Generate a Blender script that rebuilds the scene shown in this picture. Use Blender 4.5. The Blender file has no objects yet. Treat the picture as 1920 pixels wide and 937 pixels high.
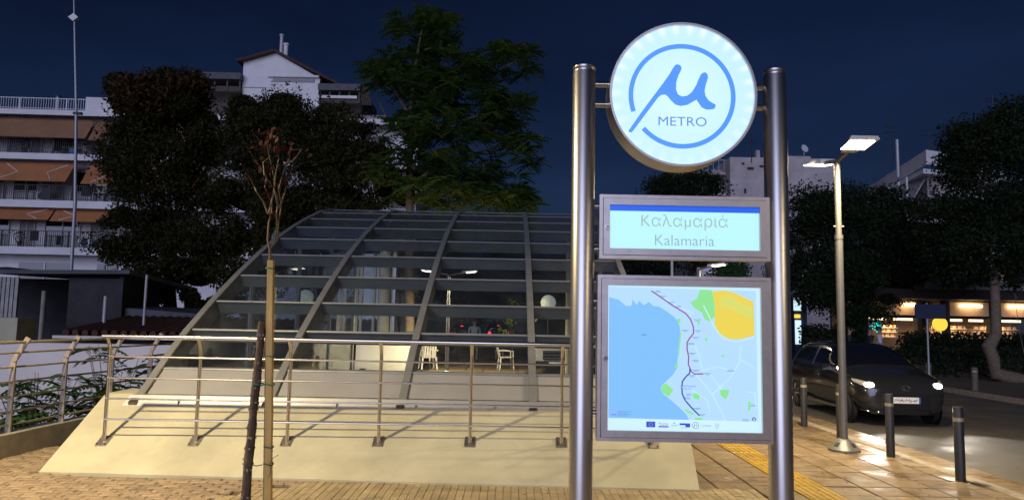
import bpy, math, random
import numpy as np
from mathutils import Vector, Matrix
rad = math.radians
# ------------------------------------------------------------------ camera, sky, sun, exposure
scene = bpy.context.scene
COL = scene.collection
FPX, EYE, PITCH, ROLL = 1350.0, 1.75, rad(5.56), rad(1.08)
cam_data = bpy.data.cameras.new('camera'); cam = bpy.data.objects.new('camera', cam_data); COL.objects.link(cam)
cam_data.sensor_width = 36; cam_data.lens = 36 * FPX / 1920; cam_data.clip_start = 0.05; cam_data.clip_end = 2000
cam.matrix_world = Matrix.Translation((0, 0, EYE)) @ Matrix.Rotation(math.pi / 2 + PITCH, 4, 'X') @ Matrix.Rotation(ROLL, 4, 'Z')
scene.camera = cam
SUN_EL, SUN_AZ = rad(14), rad(196)          # afterglow behind the photographer; azimuth clockwise from +Y
world = bpy.data.worlds.new('World'); scene.world = world; world.use_nodes = True
nt = world.node_tree; nt.nodes.clear()
wo = nt.nodes.new('ShaderNodeOutputWorld'); bg = nt.nodes.new('ShaderNodeBackground')
sky = nt.nodes.new('ShaderNodeTexSky'); sky.sky_type = 'NISHITA'; sky.sun_disc = False
sky.sun_elevation = SUN_EL; sky.sun_rotation = SUN_AZ; sky.air_density = 1.0; sky.dust_density = 0.4; sky.ozone_density = 4.0
tint = nt.nodes.new('ShaderNodeMixRGB'); tint.blend_type = 'MULTIPLY'; tint.inputs[0].default_value = 1; tint.inputs[2].default_value = (0.42, 0.46, .78, 1)
tc = nt.nodes.new('ShaderNodeTexCoord'); mp = nt.nodes.new('ShaderNodeMapping'); mp.inputs['Scale'].default_value = (1.2, 1.2, 4.0)
cl = nt.nodes.new('ShaderNodeTexNoise'); cl.inputs['Scale'].default_value = 2.2; cl.inputs['Detail'].default_value = 6
cr = nt.nodes.new('ShaderNodeMapRange'); cr.inputs[1].default_value = .35; cr.inputs[2].default_value = .75; cr.inputs[3].default_value = .85; cr.inputs[4].default_value = 1.3
mul = nt.nodes.new('ShaderNodeVectorMath'); mul.operation = 'SCALE'
nt.links.new(tc.outputs['Generated'], mp.inputs[0]); nt.links.new(mp.outputs[0], cl.inputs['Vector']); nt.links.new(cl.outputs[0], cr.inputs[0])
nt.links.new(sky.outputs[0], tint.inputs[1]); nt.links.new(tint.outputs[0], mul.inputs[0]); nt.links.new(cr.outputs[0], mul.inputs['Scale'])
nt.links.new(mul.outputs[0], bg.inputs[0]); bg.inputs[1].default_value = 0.0112
nt.links.new(bg.outputs[0], wo.inputs[0])
sd = bpy.data.lights.new('sun', 'SUN'); sd.energy = 1.4; sd.angle = rad(45); sd.color = (0.66, 0.69, 1.0)
sun = bpy.data.objects.new('sun', sd); COL.objects.link(sun)
_d = Vector((math.sin(SUN_AZ) * math.cos(SUN_EL), math.cos(SUN_AZ) * math.cos(SUN_EL), math.sin(SUN_EL)))
sun.rotation_euler = _d.to_track_quat('Z', 'Y').to_euler()
scene.view_settings.view_transform = 'Standard'; scene.view_settings.look = 'None'
scene.view_settings.exposure = 0; scene.view_settings.gamma = 1; scene.view_settings.use_curve_mapping = False
scene.render.engine = 'CYCLES'; cy = scene.cycles
cy.use_denoising = True; cy.max_bounces = 6; cy.transparent_max_bounces = 24; cy.caustics_reflective = False; cy.caustics_refractive = False
cy.sample_clamp_indirect = 4

# ------------------------------------------------------------------ measuring helpers (photo pixel -> place in metres)
_c, _s = math.cos, math.sin
_rt = Vector((_c(ROLL), -_s(ROLL) * _s(PITCH), _s(ROLL) * _c(PITCH)))
_up = Vector((-_s(ROLL), -_c(ROLL) * _s(PITCH), _c(ROLL) * _c(PITCH)))
_fw = Vector((0, _c(PITCH), _s(PITCH)))
def _ray(x, y): return _fw + _rt * ((x - 960) / FPX) + _up * ((468.5 - y) / FPX)
def at(x, y, Y):
    d = _ray(x, y); return Vector((0, 0, EYE)) + d * (Y / d.y)
def gz(x, y, z=0.0):
    d = _ray(x, y); return Vector((0, 0, EYE)) + d * ((z - EYE) / d.z)
rng = random.Random(11)
def lin(r, g, b):
    f = lambda c: (c / 255 / 12.92) if c / 255 <= .04045 else ((c / 255 + .055) / 1.055) ** 2.4
    return (f(r), f(g), f(b))

# ------------------------------------------------------------------ materials
MATS = {}
def mat(name, col=(.5, .5, .5), rough=.6, metal=0.0, var=0.0, scale=6.0, bump=0.0, bscale=None, emit=None, estr=1.0, objvar=0.0,
        spec=None, aniso=0.0, col2=None, trans=0.0, coat=0.0, rvar=0.0, stretch=None):
    if name in MATS: return MATS[name]
    m = bpy.data.materials.new(name); m.use_nodes = True; n = m.node_tree.nodes; L = m.node_tree.links
    b = n['Principled BSDF']; b.inputs['Base Color'].default_value = (*col, 1); b.inputs['Roughness'].default_value = rough; b.inputs['Metallic'].default_value = metal
    if spec is not None: b.inputs['Specular IOR Level'].default_value = spec
    if coat: b.inputs['Coat Weight'].default_value = coat; b.inputs['Coat Roughness'].default_value = .05
    if aniso:
        b.inputs['Anisotropic'].default_value = aniso
        tg = n.new('ShaderNodeTangent'); tg.direction_type = 'RADIAL'; tg.axis = 'Z'; L.new(tg.outputs[0], b.inputs['Tangent'])
    if emit is not None:
        b.inputs['Emission Color'].default_value = (*emit, 1); b.inputs['Emission Strength'].default_value = estr
    if trans: b.inputs['Transmission Weight'].default_value = trans
    if var or bump or objvar or rvar:
        t = n.new('ShaderNodeTexCoord'); src = t.outputs['Object']
        g = n.new('ShaderNodeNewGeometry'); src = g.outputs['Position']
        if stretch:
            mp_ = n.new('ShaderNodeMapping'); mp_.inputs['Scale'].default_value = stretch; L.new(src, mp_.inputs[0]); src = mp_.outputs[0]
        nz = n.new('ShaderNodeTexNoise'); nz.inputs['Scale'].default_value = scale; nz.inputs['Detail'].default_value = 7; nz.inputs['Roughness'].default_value = .62; L.new(src, nz.inputs['Vector'])
        if var or objvar:
            c2 = col2 if col2 else tuple(c * (1 - min(var, .9)) for c in col)
            c1 = col if col2 else tuple(min(c * (1 + var * .6), .95) for c in col)
            rp = n.new('ShaderNodeMapRange'); rp.inputs[1].default_value = .3; rp.inputs[2].default_value = .7; L.new(nz.outputs[0], rp.inputs[0])
            mx = n.new('ShaderNodeMixRGB'); mx.inputs[1].default_value = (*c2, 1); mx.inputs[2].default_value = (*c1, 1); L.new(rp.outputs[0], mx.inputs[0])
            out = mx.outputs[0]
            if objvar:
                oi = n.new('ShaderNodeObjectInfo'); mr = n.new('ShaderNodeMapRange'); mr.inputs[3].default_value = 1 - objvar; mr.inputs[4].default_value = 1 + objvar * .6
                L.new(oi.outputs['Random'], mr.inputs[0]); hs = n.new('ShaderNodeVectorMath'); hs.operation = 'SCALE'; L.new(out, hs.inputs[0]); L.new(mr.outputs[0], hs.inputs['Scale']); out = hs.outputs[0]
            L.new(out, b.inputs['Base Color'])
        if rvar:
            n2 = n.new('ShaderNodeTexNoise'); n2.inputs['Scale'].default_value = 1.1; n2.inputs['Detail'].default_value = 4; L.new(src, n2.inputs['Vector'])
            r2 = n.new('ShaderNodeMapRange'); r2.inputs[1].default_value = .48; r2.inputs[2].default_value = .62; r2.inputs[3].default_value = rough; r2.inputs[4].default_value = rough - rvar
            L.new(n2.outputs[0], r2.inputs[0]); L.new(r2.outputs[0], b.inputs['Roughness'])
        if bump:
            nb = n.new('ShaderNodeTexNoise'); nb.inputs['Scale'].default_value = bscale or scale * 4; nb.inputs['Detail'].default_value = 5; L.new(src, nb.inputs['Vector'])
            bp = n.new('ShaderNodeBump'); bp.inputs['Strength'].default_value = bump; bp.inputs['Distance'].default_value = .01; L.new(nb.outputs[0], bp.inputs['Height']); L.new(bp.outputs[0], b.inputs['Normal'])
    MATS[name] = m; return m
def glassmat(name, tint=(.85, .9, .92), refl=1.0, rough=.02):
    m = bpy.data.materials.new(name); m.use_nodes = True; n = m.node_tree.nodes; L = m.node_tree.links; n.clear()
    o = n.new('ShaderNodeOutputMaterial'); tr = n.new('ShaderNodeBsdfTransparent'); tr.inputs[0].default_value = (*tint, 1)
    gl = n.new('ShaderNodeBsdfGlossy'); gl.inputs['Roughness'].default_value = rough; fr = n.new('ShaderNodeLayerWeight'); fr.inputs[0].default_value = .5
    pw = n.new('ShaderNodeMath'); pw.operation = 'POWER'; pw.inputs[1].default_value = 5; L.new(fr.outputs['Facing'], pw.inputs[0])
    mm = n.new('ShaderNodeMath'); mm.operation = 'MULTIPLY_ADD'; mm.inputs[1].default_value = .9 * refl; mm.inputs[2].default_value = .07 * refl; mm.use_clamp = True
    mx = n.new('ShaderNodeMixShader'); L.new(pw.outputs[0], mm.inputs[0]); L.new(mm.outputs[0], mx.inputs[0]); L.new(tr.outputs[0], mx.inputs[1]); L.new(gl.outputs[0], mx.inputs[2])
    df = n.new('ShaderNodeBsdfDiffuse'); df.inputs[0].default_value = (.42, .44, .44, 1); nz = n.new('ShaderNodeTexNoise'); nz.inputs['Scale'].default_value = 1.4; nz.inputs['Detail'].default_value = 6
    g = n.new('ShaderNodeNewGeometry'); L.new(g.outputs['Position'], nz.inputs['Vector']); mr = n.new('ShaderNodeMapRange'); mr.inputs[1].default_value = .3; mr.inputs[2].default_value = .75; mr.inputs[3].default_value = .008; mr.inputs[4].default_value = .055
    L.new(nz.outputs[0], mr.inputs[0]); m2 = n.new('ShaderNodeMixShader'); L.new(mr.outputs[0], m2.inputs[0]); L.new(mx.outputs[0], m2.inputs[1]); L.new(df.outputs[0], m2.inputs[2]); L.new(m2.outputs[0], o.inputs[0])
    MATS[name] = m; return m
def leafmat(name, c1, c2, trans=.25):
    m = bpy.data.materials.new(name); m.use_nodes = True; n = m.node_tree.nodes; L = m.node_tree.links
    b = n['Principled BSDF']; b.inputs['Roughness'].default_value = .65; b.inputs['Specular IOR Level'].default_value = .12
    g = n.new('ShaderNodeNewGeometry'); mx = n.new('ShaderNodeMixRGB'); mx.inputs[1].default_value = (*c1, 1); mx.inputs[2].default_value = (*c2, 1)
    nz = n.new('ShaderNodeTexNoise'); nz.inputs['Scale'].default_value = .9; nz.inputs['Detail'].default_value = 3; L.new(g.outputs['Position'], nz.inputs['Vector'])
    ad = n.new('ShaderNodeMath'); ad.operation = 'MULTIPLY_ADD'; ad.inputs[1].default_value = .55; L.new(g.outputs['Random Per Island'], ad.inputs[0])
    rp = n.new('ShaderNodeMapRange'); rp.inputs[1].default_value = .35; rp.inputs[2].default_value = .65; rp.inputs[4].default_value = .5; L.new(nz.outputs[0], rp.inputs[0]); L.new(rp.outputs[0], ad.inputs[2])
    L.new(ad.outputs[0], mx.inputs[0]); L.new(mx.outputs[0], b.inputs['Base Color'])
    tl = n.new('ShaderNodeBsdfTranslucent'); L.new(mx.outputs[0], tl.inputs[0]); ms = n.new('ShaderNodeMixShader'); ms.inputs[0].default_value = trans
    L.new(b.outputs[0], ms.inputs[1]); L.new(tl.outputs[0], ms.inputs[2]); L.new(ms.outputs[0], n['Material Output'].inputs[0])
    MATS[name] = m; return m

mat('steel', (.62, .60, .585), .36, 1.0, var=.10, scale=3, stretch=(30, 30, .3), rvar=0)
mat('steel_flat', (.60, .56, .54), .40, 1.0, var=.12, scale=14, bump=.015, bscale=60)
mat('steel_rail', (.66, .63, .56), .22, 1.0)
mat('steel_dark', (.20, .19, .18), .4, .8)
mat('plaster', (.58, .545, .38), .85, var=.22, scale=1.3, bump=.12, bscale=90)
mat('grey_paint', (.29, .295, .28), .42, .15, var=.16, scale=4)
mat('grey_panel', (.46, .455, .43), .5, .2, var=.10, scale=2.5)
mat('flashing', (.60, .60, .59), .38, .45, var=.14, scale=3)
mat('lamp_base', (.22, .22, .21), .45, .4)
mat('cleat', (.42, .42, .40), .4, .6)
mat('black_rubber', (.02, .02, .02), .6)
mat('concrete', (.33, .31, .26), .9, var=.25, scale=5, bump=.2)
mat('fence_paint', (.42, .36, .28), .5, .2, var=.2, scale=8)
mat('brick', (.36, .27, .18), .85, var=.35, scale=9, bump=.5, bscale=45, objvar=.22)
mat('paver', (.245, .175, .105), .62, var=.42, scale=5, bump=.25, bscale=60, objvar=.14, rvar=.38)
mat('paver_light', (.44, .35, .21), .7, var=.3, scale=5, bump=.25, bscale=60, objvar=.14)
mat('joint', (.13, .10, .07), .9, var=.3, scale=12, bump=.3)
mat('tactile', (.46, .29, .03), .5, var=.22, scale=8, bump=.15, objvar=.1, rvar=.3)
mat('asphalt', (.105, .096, .085), .75, var=.3, scale=1.3, bump=.5, bscale=110, rvar=.25)
mat('kerb', (.34, .30, .24), .75, var=.3, scale=8, bump=.3, objvar=.12)
mat('soil', (.07, .06, .045), .95, var=.4, scale=2, bump=.5)
mat('white_wall', (.80, .78, .80), .85, var=.12, scale=.8, bump=.1)
mat('grey_wall', (.50, .45, .45), .9, var=.35, scale=.6, bump=.2)
mat('dim_wall', (.34, .33, .34), .9, var=.15, scale=.5)
mat('awning', (.43, .175, .065), .8, var=.2, scale=1.2)
mat('awning_brown', (.31, .16, .085), .85, var=.2, scale=1.0)
mat('iron', (.03, .03, .035), .55, .3)
mat('white_metal', (.68, .68, .70), .5)
mat('dark_glass', (.015, .018, .025), .06, spec=.6)
mat('roof_tile', (.075, .03, .022), .8, var=.4, scale=6)
mat('dark_wood', (.09, .075, .06), .8, var=.3, scale=5)
mat('shed_dark', (.035, .035, .04), .8, var=.4, scale=3)
mat('shed_sheet', (.30, .29, .28), .5, .4, var=.3, scale=4)
mat('shed_roof', (.07, .075, .085), .6, .2, var=.3, scale=2)
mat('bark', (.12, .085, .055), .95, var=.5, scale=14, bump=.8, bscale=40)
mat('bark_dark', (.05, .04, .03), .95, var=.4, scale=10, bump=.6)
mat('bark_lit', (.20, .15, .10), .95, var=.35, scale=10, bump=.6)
mat('stake_wood', (.72, .50, .16), .7, var=.25, scale=5, stretch=(6, 6, .5))
mat('twig', (.16, .115, .06), .8, var=.3, scale=10)
mat('green_tie', (.01, .16, .10), .5)
mat('bollard', (.045, .047, .05), .45, .3, var=.2, scale=6)
mat('bollard_band', (.40, .36, .25), .4, .2)
mat('bollard_old', (.14, .125, .10), .7, var=.3, scale=8)
mat('lamp_grey', (.19, .19, .19), .45, .3, var=.12, scale=5)
mat('lamp_white', (.75, .75, .72), .4)
mat('lamp_glow', (1, .9, .7), .5, emit=(1.0, .86, .60), estr=9)
mat('car_paint', (.024, .025, .027), .2, .3, coat=1.0)
mat('car_black', (.008, .008, .009), .35)
mat('car_glass', (.006, .007, .012), .04, spec=.7)
mat('chrome', (.7, .7, .7), .15, 1)
mat('tyre', (.012, .012, .012), .8)
mat('headlight', (1, 1, 1), .3, emit=(1.0, .93, .82), estr=14)
mat('headlight_off', (.6, .6, .55), .1, .2)
mat('tail_light', (.5, .02, .02), .3, emit=(1.0, .03, .04), estr=4)
mat('plate_white', (.8, .8, .8), .5)
mat('blue_print', (.03, .08, .45), .5)
mat('ink', (.02, .02, .025), .7)
mat('van_white', (.75, .72, .66), .3, coat=.4)
mat('van_silver', (.45, .46, .46), .35, .1, coat=.5)
mat('plastic_white', (.78, .75, .72), .4)
mat('red_paint', (.45, .02, .03), .5)
mat('globe', (.8, .8, .74), .35, emit=(.85, .85, .7), estr=.35)
mat('shop_wall', (.70, .47, .30), .8, var=.1, scale=2)
mat('shop_dark', (.03, .022, .02), .7)
mat('tube_glow', (1, .85, .6), .4, emit=(1.0, .76, .42), estr=7)
mat('strip_glow', (1, .85, .6), .4, emit=(1.0, .80, .45), estr=3)
mat('teal_glow', (0, .6, .6), .4, emit=(.02, .75, .70), estr=1.6)
mat('yellow_glow', (.9, .7, .1), .4, emit=(.95, .66, .06), estr=1.0)
mat('white_glow', (.8, .9, 1), .4, emit=(.60, .85, 1.0), estr=1.0)
mat('board_blue', (.02, .03, .07), .5)
mat('goods', (.35, .14, .05), .6, var=.7, scale=9)
mat('cloth_white', (.70, .70, .72), .9); mat('cloth_dark', (.03, .03, .035), .9); mat('cloth_khaki', (.25, .23, .17), .9); mat('cloth_teal', (.38, .52, .54), .9)
mat('skin', (.42, .25, .17), .6); mat('hair', (.02, .015, .012), .6)
mat('blue_crate', (.02, .16, .35), .5)
mat('silver_pole', (.45, .46, .50), .5, .3)
glassmat('roof_glass', (.81, .86, .88), 1.0, .03)
glassmat('wall_glass', (.86, .90, .92), 1.0, .03)
leafmat('leaf_dark', (.022, .026, .009), (.052, .052, .018))
leafmat('leaf_brown', (.045, .030, .013), (.085, .045, .018))
leafmat('leaf_green', (.060, .120, .028), (.12, .20, .045), .35)
leafmat('leaf_night', (.014, .026, .012), (.028, .042, .018))
leafmat('leaf_lit', (.16, .26, .03), (.30, .42, .06), .4)
leafmat('leaf_weed', (.03, .085, .03), (.06, .14, .05), .3)
leafmat('leaf_red', (.035, .008, .007), (.06, .018, .008), .2)

# ------------------------------------------------------------------ mesh helpers
class MB:
    def __init__(self): self.v = []; self.f = []; self.m = []
    def add(self, vs, fs, mi=0):
        o = len(self.v); self.v += [tuple(p) for p in vs]; self.f += [tuple(i + o for i in q) for q in fs]; self.m += [mi] * len(fs); return self
    def hexa(self, p, mi=0):   # bottom 4 ccw, top 4 ccw
        return self.add(p, [(3, 2, 1, 0), (4, 5, 6, 7), (0, 1, 5, 4), (1, 2, 6, 5), (2, 3, 7, 6), (3, 0, 4, 7)], mi)
    def box(self, x0, x1, y0, y1, z0, z1, mi=0):
        return self.hexa([(x0, y0, z0), (x1, y0, z0), (x1, y1, z0), (x0, y1, z0), (x0, y0, z1), (x1, y0, z1), (x1, y1, z1), (x0, y1, z1)], mi)
    def obox(self, c, ax, ay, az, mi=0):  # centre and three half-axis vectors
        c, ax, ay, az = map(Vector, (c, ax, ay, az)); q = [(-1, -1), (1, -1), (1, 1), (-1, 1)]
        return self.hexa([c + ax * a + ay * b - az for a, b in q] + [c + ax * a + ay * b + az for a, b in q], mi)
    def bbox(self, x0, x1, y0, y1, z0, z1, b=.01, mi=0):  # box with bevelled top edges
        vs = [(x0, y0, z0), (x1, y0, z0), (x1, y1, z0), (x0, y1, z0), (x0, y0, z1 - b), (x1, y0, z1 - b), (x1, y1, z1 - b), (x0, y1, z1 - b),
              (x0 + b, y0 + b, z1), (x1 - b, y0 + b, z1), (x1 - b, y1 - b, z1), (x0 + b, y1 - b, z1)]
        return self.add(vs, [(0, 1, 5, 4), (1, 2, 6, 5), (2, 3, 7, 6), (3, 0, 4, 7), (4, 5, 9, 8), (5, 6, 10, 9), (6, 7, 11, 10), (7, 4, 8, 11), (8, 9, 10, 11)], mi)
    def tube(self, pts, r, n=8, caps=True, mi=0, sq=False):
        pts = [Vector(p) for p in pts]; k = len(pts); rs = r if isinstance(r, (list, tuple)) else [r] * k
        o = len(self.v); d0 = (pts[1] - pts[0]).normalized(); ref = Vector((0, 0, 1)) if abs(d0.z) < .9 else Vector((1, 0, 0))
        u = d0.cross(ref).normalized()
        for i, p in enumerate(pts):
            d = (pts[min(i + 1, k - 1)] - pts[max(i - 1, 0)]).normalized(); u = (u - d * u.dot(d)).normalized(); w = d.cross(u)
            for j in range(n):
                a = 2 * math.pi * (j + (.5 if sq else 0)) / n; self.v.append(tuple(p + (u * math.cos(a) + w * math.sin(a)) * rs[i]))
        for i in range(k - 1):
            for j in range(n):
                a, b = o + i * n + j, o + i * n + (j + 1) % n; self.f.append((a, b, b + n, a + n)); self.m.append(mi)
        if caps:
            self.f.append(tuple(o + j for j in range(n))[::-1]); self.f.append(tuple(o + (k - 1) * n + j for j in range(n))); self.m += [mi, mi]
        return self
    def cyl(self, p0, p1, r0, r1=None, n=16, mi=0): return self.tube([p0, p1], [r0, r0 if r1 is None else r1], n, True, mi)
    def prism(self, poly, fn, d0, d1, mi=0):   # fn(u,v,d) -> xyz
        n = len(poly); vs = [fn(u, v, d0) for u, v in poly] + [fn(u, v, d1) for u, v in poly]
        return self.add(vs, [tuple(range(n))[::-1], tuple(range(n, 2 * n))] + [(i, (i + 1) % n, n + (i + 1) % n, n + i) for i in range(n)], mi)
    def lathe(self, prof, n=24, o=(0, 0, 0), mi=0):   # prof: (r,z)
        vs = []; fs = []
        for r, z in prof:
            for j in range(n): a = 2 * math.pi * j / n; vs.append((o[0] + r * math.cos(a), o[1] + r * math.sin(a), o[2] + z))
        for i in range(len(prof) - 1):
            for j in range(n): a, b = i * n + j, i * n + (j + 1) % n; fs.append((a, b, b + n, a + n))
        fs.append(tuple(range(n))[::-1]); fs.append(tuple((len(prof) - 1) * n + j for j in range(n)))
        return self.add(vs, fs, mi)
    def build(self, name, mats, parent=None, smooth=False, off=None, ang=40):
        me = bpy.data.meshes.new(name); v = self.v
        if off is not None: v = [(p[0] - off[0], p[1] - off[1], p[2] - off[2]) for p in v]
        me.from_pydata(v, [], self.f); mats = mats if isinstance(mats, (list, tuple)) else [mats]
        for q in mats: me.materials.append(MATS[q])
        if len(mats) > 1: me.polygons.foreach_set('material_index', self.m)
        if smooth: me.shade_smooth(); me.set_sharp_from_angle(angle=rad(ang))
        me.validate(); me.update()
        return link(name, me, parent)
def link(name, me, parent=None):
    o = bpy.data.objects.new(name, me); COL.objects.link(o)
    if parent is not None: o.parent = parent
    return o
def tag(o, label=None, cat=None, group=None, kind=None):
    if label: o['label'] = label
    if cat: o['category'] = cat
    if group: o['group'] = group
    if kind: o['kind'] = kind
    return o
def thing(name, label, cat, loc=(0, 0, 0), rz=0.0, group=None):
    o = bpy.data.objects.new(name, None); COL.objects.link(o); o.location = loc; o.rotation_euler = (0, 0, rz); o.empty_display_size = .2
    return tag(o, label, cat, group)
def copy_tree(o, parent=None):
    c = o.copy(); COL.objects.link(c); c.parent = parent
    for ch in list(o.children): copy_tree(ch, c)
    return c
def dup(o, label=None, loc=None, rz=None, group=None):
    c = copy_tree(o)
    if loc is not None: c.location = loc
    if rz is not None: c.rotation_euler = (0, 0, rz)
    return tag(c, label, None, group)
def setting(o): o['kind'] = 'structure'; return o
def text_mesh(s, size, spacing=1.0):
    cu = bpy.data.curves.new('t', 'FONT'); cu.body = s; cu.size = size; cu.align_x = 'CENTER'; cu.space_character = spacing; cu.resolution_u = 3
    o = bpy.data.objects.new('t', cu); COL.objects.link(o); dg = bpy.context.evaluated_depsgraph_get()
    me = bpy.data.meshes.new_from_object(o.evaluated_get(dg)); vs = [tuple(v.co) for v in me.vertices]; fs = [tuple(p.vertices) for p in me.polygons]
    bpy.data.objects.remove(o); bpy.data.curves.remove(cu); bpy.data.meshes.remove(me); return vs, fs
# ------------------------------------------------------------------ ground, road, pavement
setting(MB().box(-400, 400, -60, 900, -1.8, -.8).build('ground', 'soil'))
KX = 5.50                                                   # kerb line
setting(MB().box(KX, 12.9, -30, 160, -1.05, -.12).build('road', 'asphalt'))
def hslab(name, poly, z0, z1, m):
    return setting(MB().prism(poly, lambda u, v, d: (u, v, d), z0, z1).build(name, m))
plaza = hslab('plaza_pavement', [(-6.25, -30), (KX - .16, -30), (KX - .16, 130), (-3.2, 130), (-3.2, 23), (-5.7, 23), (-5.9, 12.4)], -1.05, -.03, 'joint')
far_side = hslab('far_pavement', [(13.06, -30), (70, -30), (70, 160), (13.06, 160)], -1.05, 0.0, 'joint')
# kerbs
kb = thing('kerb', None, None); setting(kb); del_ = None
km = MB().bbox(-.078, .078, -.495, .495, -.3, 0.012, .012); first = None
for i in range(26):
    y = -3 + i * 1.0
    if first is None: first = km.build('kerb_stone', 'kerb', kb); o = first
    else: o = first.copy(); COL.objects.link(o)
    o.location = (KX - .08, y, rng.uniform(-.004, .004)); o.rotation_euler.z = rng.uniform(-.004, .004)
for i in range(24):
    o = first.copy(); COL.objects.link(o); o.location = (12.98, 8 + i * 1.0, 0)
# worn bricks at the left
def plinth_front(x): return 8.05 + (x + 5.11) * (-.27 / 7.13)
rb = random.Random(5); bmesh0 = None; n = 0
bl, bw = .20, .10
j = 0; y = 6.35
while y < 9.6:
    x = -6.15 + (j % 2) * .1
    while x < -1.2:
        xc, yc = x + bl / 2, y + bw / 2
        lim = -2.15 + (8.0 - yc) * -.9 + .1 * math.sin(yc * 9)      # ragged border to the strip paving
        inside = yc > plinth_front(max(xc, -5.11)) - .04 and xc > -5.2
        if xc < lim and not inside and xc > -6.1 and abs(xc / yc) < .76:
            if bmesh0 is None: o = MB().bbox(-.096, .096, -.046, .046, -.05, 0, .010).build('brick', 'brick', plaza); bmesh0 = o
            else: o = bmesh0.copy(); COL.objects.link(o)
            o.location = (xc, yc, rb.uniform(-.005, .003)); o.rotation_euler = (rb.uniform(-.014, .014), rb.uniform(-.01, .01), rb.uniform(-.05, .05)); n += 1
        x += bl
    y += bw; j += 1
# grooved narrow pavers in front of the plinth
st0 = None; cnt = 0
for r in range(4):
    y0 = 6.55 + r * .345
    for i in range(120):
        x = -3.4 + i * .079; yc = y0 + .17
        lim = -2.12 + (8.0 - yc) * -.9 + .1 * math.sin(yc * 9)
        if x < lim + .06 or x > 2.62 or yc > plinth_front(x) + .05: continue
        if abs(x / yc) > .75: continue
        big = (i % 5 == 0)
        if st0 is None: o = MB().bbox(-.0378, .0378, -.1695, .1695, -.05, 0, .004).build('paving_strip', 'paver_light', plaza); st0 = o
        else: o = st0.copy(); COL.objects.link(o)
        o.location = (x, yc, rb.uniform(-.004, .001) - (.003 if big else 0)); cnt += 1
# larger tiles on the right hand side
tl0 = None; rest = MB()
for i in range(7):
    for j in range(22):
        x = 2.86 + i * .405 + (.0 if i < 1 else .41) ; yc = 5.9 + j * .405
        if i == 0: x = 2.87
        if i >= 7: continue
        if tl0 is None: o = MB().bbox(-.194, .194, -.194, .194, -.05, 0, .008).build('paving_tile', 'paver', plaza); tl0 = o
        else: o = tl0.copy(); COL.objects.link(o)
        o.location = (x, yc, rb.uniform(-.005, .002)); o.rotation_euler = (rb.uniform(-.006, .006), rb.uniform(-.006, .006), 0)
for j in range(16):      # tiles beside the plinth, further back
    for i in range(2):
        o = tl0.copy(); COL.objects.link(o); o.location = (2.46 - i * .405, 8.05 + j * .405, rb.uniform(-.004, .002))
# the rest of the plaza as one part
for i in range(-15, 13):
    for j in range(0, 50):
        x, yc = i * .405, 2.2 + j * .405
        if yc > 14 and yc < 40:
            rest.bbox(x - .197, x + .197, yc - .197, yc + .197, -.05, -.004, .006)
for i in range(-8, 13):
    for j in range(0, 24):
        x, yc = i * .62, 21.8 + j * .62
        if x > -3.0: rest.bbox(x - .3, x + .3, yc - .3, yc + .3, -.05, -.002, .006)
for i in range(-18, 13):
    for j in range(-12, 15):
        x, yc = i * .405 - .1, j * .405 + .2
        if yc < 5.6 or (x < -3 and yc < 6.1): rest.bbox(x - .197, x + .197, yc - .197, yc + .197, -.05, -.004, .006)
rest = [r_ for r_ in [rest]][0]
tag(rest.build('plaza_tiles', 'paver', plaza), kind='stuff')
# tactile guiding strip: ribbed yellow tiles
tt = MB().bbox(-.197, .197, -.197, .197, -.05, 0.002, .004)
for k in range(5): tt.bbox(-.165 + k * .075, -.135 + k * .075, -.19, .19, .0015, .0085, .004)
t0 = None
for j in range(24):
    if t0 is None: o = tt.build('tactile_tile', 'tactile', plaza); t0 = o
    else: o = t0.copy(); COL.objects.link(o)
    o.location = (3.275 + .0, 5.5 + j * .4, rb.uniform(-.002, .002))

# ------------------------------------------------------------------ plinth: sloping plastered base of the kiosk
pt = thing('sloping_plinth', 'cream plastered sloping plinth below the glass canopy', 'plinth', (0, 0, 0))
m = MB()
a0, a1 = (-5.11, 8.05), (2.02, 7.78); b0, b1 = (-5.11, 9.27), (2.20, 9.20); zt = .735
nx = 24; top = []; bot = []
for i in range(nx + 1):
    t = i / nx
    bot.append((a0[0] + (a1[0] - a0[0]) * t, a0[1] + (a1[1] - a0[1]) * t + rng.uniform(-.006, .006), -.06)); top.append((b0[0] + (b1[0] - b0[0]) * t, b0[1] + (b1[1] - b0[1]) * t, zt))
vs = bot + [(p[0], p[1] - .0, .015) for p in bot] + [(p[0] * 1.0, p[1], p[2]) for p in top] + [(p[0], 9.9, zt) for p in top] + [(p[0], 9.9, -.06) for p in top]
N = nx + 1; fs = []
for k in range(4):
    for i in range(nx): fs.append((k * N + i, k * N + i + 1, (k + 1) * N + i + 1, (k + 1) * N + i))
fs += [(0, N, 2 * N, 3 * N, 4 * N), (nx, 4 * N + nx, 3 * N + nx, 2 * N + nx, N + nx)]
m.add(vs, fs); m.build('slope', 'plaster', pt)
def slope_z(x, y):
    t = (x + 5.11) / 7.13; yf = 8.05 - .27 * t; yb = 9.27 - .07 * t; return (y - yf) / (yb - yf) * (zt - .015) + .015

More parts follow.
